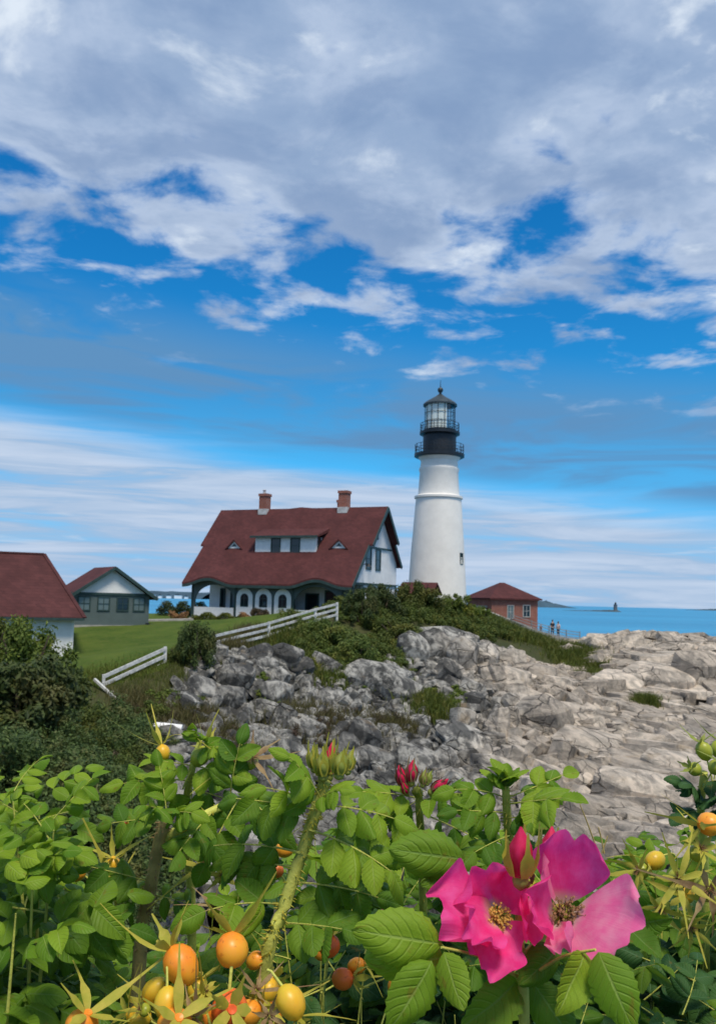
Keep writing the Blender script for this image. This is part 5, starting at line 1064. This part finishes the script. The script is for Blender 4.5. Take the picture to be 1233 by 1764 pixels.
def roses():
    global HERO
    B1 = Bush(30, .8, 'broad-leaved rose bush filling the left edge below the thicket'); B2 = Bush(250, .75, 'rose bush with a thorny brown cane and yellow-green hips'); B3 = Bush(500, .7, 'rose bush with thick pale cane topped by green buds and one red tip')
    B4 = Bush(720, .8, 'rose bush carrying the cluster of small red buds before the rocks'); B5 = Bush(890, .8, 'rose bush with a spiky young shoot above the magenta blooms'); B6 = Bush(930, .58, 'rose bush bearing two big magenta blooms and a red bud')
    B7 = Bush(380, .6, 'low rose bush laden with orange and yellow hips'); B8 = Bush(1200, .8, 'rose bush with withered star-shaped sepals and green hips at the edge')
    hips = [(B7,313,1663,.55,32,(-.62,.1,.8),'hip_orange',1.12,2.0),(B7,400,1637,.56,31,(-.1,.75,.65),'hip_orange',.95,2.0),(B7,268,1706,.56,22,(-.5,.2,-.6),'hip_yellow',1.15,2.2),(B7,288,1727,.53,24,(.1,-.3,-.9),'hip_yellow',1.1,2.4),(B7,300,1768,.52,32,(.2,-.3,.4),'hip_orange',.95,1.8),
            (B7,396,1738,.54,34,(.2,-.72,.3),'hip_red',.92,1.9),(B7,500,1726,.53,27,(.5,-.2,-.75),'hip_yellow',1.12,2.6),(B7,428,1745,.56,24,(.6,.2,.2),'hip_orange',.95,2.0),(B7,140,1768,.53,30,(.4,-.2,.8),'hip_orange',1.0,2.1),(B7,462,1706,.60,22,(.3,.4,.5),'hip_yellow',1.0,2.3),
            (B3,567,1630,.66,20,(.1,.1,1),'hip_red',.95,1.7),(B3,590,1686,.65,20,(.9,-.2,.1),'hip_red',.95,1.5),(B3,614,1664,.66,15,(.8,-.3,.4),'hip_orange',1.1,1.8),(B3,552,1640,.69,15,(-.6,0,.6),'hip_orange',1.,1.6),(B6,686,1697,.62,19,(.4,.3,.6),'hip_orange',1.15,1.2),
            (B3,490,1462,.80,17,(.6,.4,.3),'hip_orange',.9,1.2),(B3,477,1500,.82,13,(-.5,.2,.4),'hip_red',.95,1.6),(B2,214,1428,.78,12,(.5,.2,.9),'hip_red',.95,2.0),(B2,133,1502,.74,17,(-.8,-.1,.4),'hip_orange',.95,2.4),(B2,345,1303,.72,17,(.5,.1,.8),'hip_green',1.15,2.6),(B2,281,1297,.72,14,(-.3,.1,.9),'hip_yellow',1.05,3.2),
            (B2,195,1490,.72,15,(.1,-.3,.9),'hip_yellow',1.,2.6),(B2,205,1535,.70,19,(-.1,-.5,.6),'hip_yellow',.9,2.6),(B5,936,1414,.86,11,(.3,0,.9),'hip_red',.95,1.2),(B8,1222,1420,.62,22,(-.9,-.2,-.1),'hip_orange',.95,2.2),(B8,1212,1294,.74,15,(-.3,0,.9),'hip_green',1.15,1.7),(B8,1196,1325,.73,13,(-.6,-.4,.2),'hip_green',1.,1.4),(B8,1232,1322,.72,14,(.2,-.4,.5),'hip_green',1.,1.6),(B8,1236,1290,.76,14,(.2,.1,.9),'hip_green',1.1,2.2),
            (B8,1128,1482,.64,17,(-.75,-.4,-.3),'hip_yellow',1.1,3.2),(B8,1180,1540,.62,17,(-.4,-.8,.1),'hip_yellow',1.,3.2),(B3,440,1655,.60,16,(.6,-.2,.5),'hip_orange',1.1,1.2),(B7,350,1752,.55,24,(-.3,-.5,.5),'hip_orange',1.05,2.2),(B7,240,1752,.55,20,(-.7,-.2,.3),'hip_yellow',1.1,2.4),(B7,470,1745,.57,20,(.2,-.6,.4),'hip_orange',1.05,2.2),(B7,340,1705,.58,18,(.2,.3,.8),'hip_yellow',1.1,2.2)]
    HERO = [(h[1], h[2], h[4]+4, h[3]) for h in hips]+[(845,1570,95,.5),(1010,1560,125,.5),(893,1465,36,.5),(570,1310,45,.62),(548,1400,18,.62),(522,1470,18,.62),(492,1560,18,.62),(470,1640,18,.62),(728,1345,36,.75),(272,1440,16,.66),(258,1530,16,.67),(872,1390,20,.7),(720,1710,60,.46),(985,1700,40,.46),(1080,1710,60,.46),(1170,1500,55,.6)]
    for B, px, py, d, r, ax, mt, tall, sl in hips:
        P = at(px, py, d); stalk = None
        if px == 400: stalk = at(392, 1722, .545)
        sm = 'sepal' if mt != 'hip_green' or B is B2 else ('sepal' if px < 1190 else 'sepal_green')
        B.hip(P, .92*r*d/1500, ax, mt, tall*1.07, 5, sl*1.25, sm, stalk, random.uniform(.6, 1.))
    # ---- withered sepal stars with brown hearts
    for B, px, py, d, r, ax in ((B8,1165,1515,.60,17,(-.1,-.9,.3)),(B8,1212,1530,.60,19,(.1,-.95,.1)),(B8,1200,1470,.62,15,(.2,-.7,.7)),(B8,1140,1560,.6,14,(-.5,-.8,-.2)),(B2,430,1312,.7,15,(.3,-.6,.6)),(B2,410,1318,.71,12,(-.3,-.6,.5)),(B3,352,1497,.7,13,(-.3,-.7,.6)),(B3,382,1510,.69,12,(.2,-.8,.4)),(B3,368,1570,.6,11,(.1,-.3,.9)),(B8,1238,1560,.6,17,(.3,-.9,-.3)),(B7,352,1712,.55,12,(.1,-.6,.7)),(B7,440,1712,.57,12,(.3,-.5,.8)),(B7,338,1752,.53,12,(-.2,-.8,.4)),(B7,462,1752,.53,12,(.2,-.8,.4)),(B7,250,1740,.54,11,(-.6,-.5,.3)),(B8,1105,1500,.63,13,(-.7,-.6,.2)),(B8,1185,1590,.6,14,(-.1,-.9,-.3))):
        o = B.hip(at(px, py, d), r*d/1500, ax, 'hip_green', .9, 7, 3.2, random.choice(['sepal', 'sepal', 'sepal_dry']), None, .9)
        Bc = MB(); rr = r*d/1500
        for i in range(26): a = random.uniform(0, 6.28); q = random.uniform(0, .55); Bc.tube([(q*.5*rr*math.cos(a), q*.5*rr*math.sin(a), rr*.9), (q*rr*1.5*math.cos(a), q*rr*1.5*math.sin(a), rr*random.uniform(1.1, 1.6))], [rr*.05, rr*.03], 4)
        Bc.build('withered_stamens', M['anther'], o)['kind'] = 'stuff'
    # ---- thick pale cane and its bud cluster
    B3.stem([at(430,2100,.62), at(452,1700,.60), at(490,1560,.61), at(525,1455,.62), at(546,1392,.62), at(560,1345,.62)], [.0056,.0052,.0047,.0044,.0047,.0044], 'cane_green', 330)
    for px, py, d, ax, L, r, red in ((556,1335,.615,(-.06,-.1,1),44,16,0),(584,1332,.61,(.10,-.1,1),42,17,0),(541,1322,.635,(-.12,0,1),36,12,0),(567,1332,.63,(.06,0,1),58,14,1),(599,1326,.63,(.16,.1,1),36,12,0)):
        B3.bud(at(px, py, d), ax, .9*L*d/1500, .85*r*d/1500, bool(red), 'sepal', 1.3)
    for px, py, tx, ty, s, mk in ((548,1392,455,1335,.075,'leaf_young'),(545,1395,420,1380,.085,'leaf_mid'),(552,1388,650,1395,.08,'leaf_young'),(535,1430,640,1470,.095,'leaf_young'),(520,1470,395,1440,.10,'leaf_mid'),(512,1495,400,1480,.085,'leaf_mid'),(505,1520,640,1530,.09,'leaf_mid'),(492,1560,360,1545,.09,'leaf_young'),(545,1380,600,1350,.05,'leaf_young'),(484,1590,600,1600,.085,'leaf_mid'),(552,1375,500,1300,.07,'leaf_young')):
        P = at(px, py, .615); Q = at(tx, ty, .575+random.uniform(0, .06)); B3.leaf(P, Q-P, CAMUP*.9+CAMB*random.uniform(.5, 1.0)+CAMR*random.uniform(-.3, .3), s, mk)
    # ---- brown thorny cane with its rosettes
    B2.stem([at(215,2100,.72), at(242,1640,.69), at(258,1540,.68), at(274,1450,.665), at(288,1405,.66)], [.0062,.0056,.005,.0046,.004], 'cane_brown', 170)
    B2.stem([at(272,1452,.667), at(310,1428,.67), at(370,1395,.68), at(425,1372,.70)], [.0036,.0036,.0032,.0026], 'cane_green', 40, name='branch')
    B2.stem([at(330,2000,.80), at(330,1560,.78), at(318,1420,.74), at(330,1330,.72), at(345,1275,.72)], [.004,.004,.0035,.003,.002], 'cane_green', 30)
    for px, py, d, tx, ty, s, mk in ((288,1405,.66,240,1370,.06,'leaf_young'),(288,1405,.66,330,1390,.055,'leaf_young'),(286,1408,.66,225,1415,.062,'leaf_mid'),(288,1405,.66,280,1345,.055,'leaf_young'),(330,1345,.72,200,1340,.085,'leaf_young'),(335,1320,.72,420,1340,.07,'leaf_young'),(330,1350,.72,330,1400,.07,'leaf_young'),(345,1285,.72,330,1245,.045,'leaf_young'),(345,1290,.72,400,1285,.05,'leaf_young'),(335,1320,.72,255,1310,.06,'leaf_young'),(370,1395,.68,330,1440,.075,'leaf_mid'),(395,1385,.69,400,1330,.075,'leaf_mid'),(425,1372,.70,480,1420,.08,'leaf_mid'),(410,1378,.69,360,1470,.08,'leaf_mid'),(330,1360,.72,390,1375,.08,'leaf_mid'),(262,1520,.68,200,1560,.07,'leaf_mid'),(258,1540,.68,320,1555,.06,'leaf_mid'),(262,1520,.68,170,1500,.075,'leaf_mid')):
        P = at(px, py, d); Q = at(tx, ty, d-random.uniform(-.02, .05)); B2.leaf(P, Q-P, CAMUP+CAMB*random.uniform(.4, .9)+CAMR*random.uniform(-.3, .3), s, mk)
    # ---- shoots at the left edge
    for px, py, d, n, sz in ((25,1352,.64,20,.085),(95,1400,.62,19,.085),(-40,1345,.68,18,.085),(60,1450,.60,17,.09),(-10,1450,.58,16,.09),(30,1540,.56,14,.09),(70,1370,.72,18,.09),(0,1380,.74,18,.09)):
        B1.cane(at(px, py, d), n, sz, ('leaf_young', 'leaf_mid', 'leaf_old'), lambda q, dep: B1.nleaf < 42, (0, .05), step=.018)
    # ---- cluster of red buds
    B4.stem([at(735,2000,.85), at(728,1520,.80), at(722,1400,.77), at(722,1362,.76)], [.004,.0038,.0034,.003], 'cane_green', 40)
    for px, py, ax, L, r, red in ((694,1352,(-.25,0,1),34,9,1),(708,1345,(.05,-.1,1),36,10,1),(745,1362,(.75,-.1,.6),34,9,1),(728,1350,(.15,0,1),24,7,0),(700,1366,(-.3,-.4,.7),24,7,1),(736,1348,(.3,.1,1),20,6,0),(717,1368,(0,-.6,.6),22,7,0)):
        B4.bud(at(px, py, .755), ax, L*.755/1500, r*.755/1500, bool(red), random.choice(['sepal_green', 'sepal_dry', 'sepal_brown']), 1.05)
    for px, py, tx, ty, s, mk in ((722,1375,640,1365,.085,'leaf_young'),(722,1380,800,1370,.085,'leaf_young'),(723,1395,650,1425,.09,'leaf_young'),(724,1400,790,1430,.09,'leaf_mid'),(725,1420,700,1470,.08,'leaf_mid'),(722,1378,700,1390,.05,'leaf_young'),(726,1440,620,1450,.1,'leaf_mid')):
        P = at(px, py, .77); Q = at(tx, ty, .74+random.uniform(-.03, .03)); B4.leaf(P, Q-P, CAMUP+CAMB*random.uniform(.5, 1.)+CAMR*random.uniform(-.3, .3), s, mk)
    # ---- spiky young shoot
    B5.stem([at(880,2000,.78), at(878,1500,.74), at(874,1420,.72), at(870,1352,.71)], [.0042,.004,.0036,.003], 'cane_green', 90)
    for i in range(16):
        P = at(870+random.uniform(-6, 6), 1362-i*1.2, .71); a = i*2.4; B5.leaflet(P, Vector((math.cos(a)*.7, math.sin(a)*.7, 1)), Vector((-math.cos(a), -math.sin(a), .6)), random.uniform(.012, .022), 'leaf_young')
    for px, py, tx, ty, s, mk in ((872,1375,800,1350,.07,'leaf_young'),(872,1375,950,1350,.075,'leaf_young'),(873,1385,970,1385,.09,'leaf_young'),(874,1400,800,1400,.075,'leaf_mid'),(875,1410,935,1410,.07,'leaf_mid'),(876,1440,830,1460,.07,'leaf_mid'),(876,1450,930,1470,.07,'leaf_mid')):
        P = at(px, py, .715); Q = at(tx, ty, .69+random.uniform(-.03, .03)); B5.leaf(P, Q-P, CAMUP+CAMB*random.uniform(.4, .9)+CAMR*random.uniform(-.3, .3), s, mk)
    # ---- the two blooms
    B6.stem([at(905,2300,.52), at(903,1780,.50), at(898,1660,.50), at(893,1600,.505), at(897,1540,.51)], [.0034,.0032,.0028,.0026,.0022], 'cane_green', 30)
    B6.stem([at(898,1655,.50), at(872,1620,.505), at(856,1598,.51)], [.0022,.002,.002], name='branch'); B6.stem([at(898,1650,.50), at(935,1612,.51), at(962,1585,.515)], [.0022,.002,.002], name='branch')
    B6.bud(at(896,1508,.50), (-.02,-.1,1), 84*.5/1500, 21*.5/1500, True, 'sepal', 1.0, .11); B6.bud(at(945,1490,.55), (.1,.1,1), 64*.55/1500, 17*.55/1500, True, 'sepal_green', 1.05, .1)
    def bloom(px, py, d, axis, r, petals, mat):
        o, m_ = B6.centre(at(px, py, d), axis, r*d/1500, mat); inv = m_.inverted()
        for i, (bx, by, bd, tx, ty, td, nx, ny, nz, w, mt, cup, bend, ruff) in enumerate(petals):
            b_, t_ = inv @ (at(bx, by, bd)-B6.o), inv @ (at(tx, ty, td)-B6.o); n_ = inv.to_3x3() @ (CAMR*nx+CAMUP*ny+CAMB*nz)
            B6.petal(o, b_, t_, n_, w*d/1500, M[mt], cup, bend, ruff, .12, i+px)
    bloom(854, 1578, .505, (.30, -.8, .15), 20, (
        (850,1572,.51,762,1556,.48,.05,.72,.65,150,'petal',.30,-.14,.2),(848,1562,.515,830,1482,.505,.1,.35,.9,165,'petal',.35,.12,.2),(856,1590,.505,842,1672,.465,.25,.55,.8,110,'petal',.5,-.12,.12),
        (862,1566,.51,895,1508,.505,-.5,.3,.8,105,'petal',.4,.1,.12),(848,1588,.50,806,1622,.462,.3,.8,.6,90,'petal',.55,.02,.16),(866,1590,.505,895,1650,.485,-.45,.5,.8,85,'petal',.5,.1,.10)), 'stamen')
    bloom(970, 1572, .51, (.1, -.9, .3), 24, (
        (970,1555,.52,992,1428,.515,-.2,.30,.95,135,'petal',.30,.04,.09),(985,1575,.51,1088,1600,.468,-.15,.72,.7,180,'petal_pale',.18,-.12,.12),(962,1560,.52,936,1450,.525,.65,.35,.7,95,'petal_pale',.35,.08,.09),
        (960,1590,.505,985,1660,.455,-.4,.55,.8,58,'petal_pale',.6,.12,.12),(952,1575,.51,892,1558,.48,.4,.5,.8,100,'petal',.5,.12,.11),(900,1530,.51,905,1632,.48,.6,.4,.7,56,'petal',.7,.05,.10)), 'anther')
    B6.hip(at(912, 1528, .515), 13*.515/1500, (.1,-.9,.4), 'hip_green', .9, 5, 2.4, 'sepal_brown', at(898, 1600, .51), .6)
    for px, py, tx, ty, s, mk, nz in ((905,1668,720,1700,.105,'leaf_young',1.2),(903,1690,1085,1700,.112,'leaf_young',1.3),(904,1740,800,1800,.1,'leaf_mid',1.),(905,1725,985,1760,.1,'leaf_mid',1.)):
        pass
    for px, py, tx, ty, d, mk, tilt in ((742,1655,692,1770,.455,'leaf_young',.2),(765,1640,790,1735,.455,'leaf_young',-.4),(1005,1640,970,1750,.46,'leaf_young',.4),(1030,1640,1090,1775,.45,'leaf_young',-.2),(760,1625,650,1615,.47,'leaf_young',.1),(765,1650,665,1660,.48,'leaf_young',.0),(890,1690,815,1770,.49,'leaf_mid',.2),(915,1690,990,1790,.50,'leaf_mid',.1),(1080,1600,1135,1640,.52,'leaf_mid',.3),(1085,1590,1140,1590,.54,'leaf_mid',.1),(960,1630,925,1690,.49,'leaf_mid',.3),(800,1480,705,1468,.56,'leaf_mid',.2),(790,1500,735,1520,.57,'leaf_mid',.1)):
        P, Q = at(px, py, d+.012), at(tx, ty, d-.012); B6.leaflet(P, Q-P, CAMB*1.0+CAMUP*.35+CAMR*tilt, (Q-P).length, mk)
    B6.stem([at(903,1690,.5), at(830,1650,.485), at(760,1632,.47)], .0011, name='leaf_stalk'); B6.stem([at(903,1690,.5), at(965,1650,.48), at(1025,1636,.465)], .0011, name='leaf_stalk')
    # ---- right hand edge
    B8.stem([at(1215,2000,.78), at(1212,1500,.76), at(1206,1400,.75), at(1212,1330,.74)], [.0042,.004,.0035,.003], 'cane_green', 40)
    for px, py, tx, ty, s, mk in ((1208,1380,1185,1345,.06,'leaf_old'),(1208,1385,1240,1370,.07,'leaf_old'),(1207,1395,1190,1400,.06,'leaf_old'),(1210,1350,1260,1340,.07,'leaf_old'),(1208,1400,1250,1420,.07,'leaf_old'),(1206,1380,1180,1300,.055,'leaf_old')):
        P = at(px, py, .75); Q = at(tx, ty, .71+random.uniform(-.02, .03)); B8.leaf(P, Q-P, CAMUP+CAMB*.7, s, mk)
    # ---- fallen petals caught in the leaves, grey twigs
    for px, py, d, mt, w in ((622,1598,.74,'petal_pale',26),(668,1568,.76,'petal',24)):
        P = at(px, py, d); r_ = B4; r_.petal(r_.root, P-r_.o-CAMUP*.008, P-r_.o+CAMUP*.010, CAMB, w*d/1500, M[mt], .5, .1, .08, .1, px)
    for pp in (((690,1640,.86),(686,1560,.85),(694,1500,.84),(690,1470,.84)),((686,1560,.85),(672,1520,.86)),((560,1560,.95),(520,1545,.93),(470,1540,.95))): B4.stem([at(*q) for q in pp], .0016, 'twig', name='dry_twig')
    for pp in (((1030,1470,.9),(1012,1420,.9),(998,1385,.9)),((1040,1470,.9),(1034,1440,.9),(1030,1425,.9)),((1036,1470,.9),(1046,1440,.9))): B5.stem([at(*q) for q in pp], .0009, 'cane_brown', name='dry_twig')
    # ---- the mass of leaves: canes set in rows behind and below the ones above
    own = [(-9e9, B1), (120, B2), (330, B7), (560, B3), (650, B4), (800, B5), (980, B6), (1100, B8)]
    rng = random.Random(3)
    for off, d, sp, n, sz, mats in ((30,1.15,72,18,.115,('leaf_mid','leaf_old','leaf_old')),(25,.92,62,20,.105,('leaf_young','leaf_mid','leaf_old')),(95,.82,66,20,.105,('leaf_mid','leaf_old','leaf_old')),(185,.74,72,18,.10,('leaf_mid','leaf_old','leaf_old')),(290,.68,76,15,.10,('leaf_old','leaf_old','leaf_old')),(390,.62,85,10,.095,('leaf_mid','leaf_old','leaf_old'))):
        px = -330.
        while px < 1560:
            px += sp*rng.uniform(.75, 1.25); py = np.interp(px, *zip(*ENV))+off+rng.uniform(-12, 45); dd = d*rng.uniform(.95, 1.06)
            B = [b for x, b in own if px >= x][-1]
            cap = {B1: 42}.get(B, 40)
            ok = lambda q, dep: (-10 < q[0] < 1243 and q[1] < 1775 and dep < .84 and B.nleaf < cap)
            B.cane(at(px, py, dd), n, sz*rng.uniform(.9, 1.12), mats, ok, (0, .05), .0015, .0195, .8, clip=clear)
    for B in (B1, B2, B3, B4, B5, B6, B7, B8): B.finish()
roses()
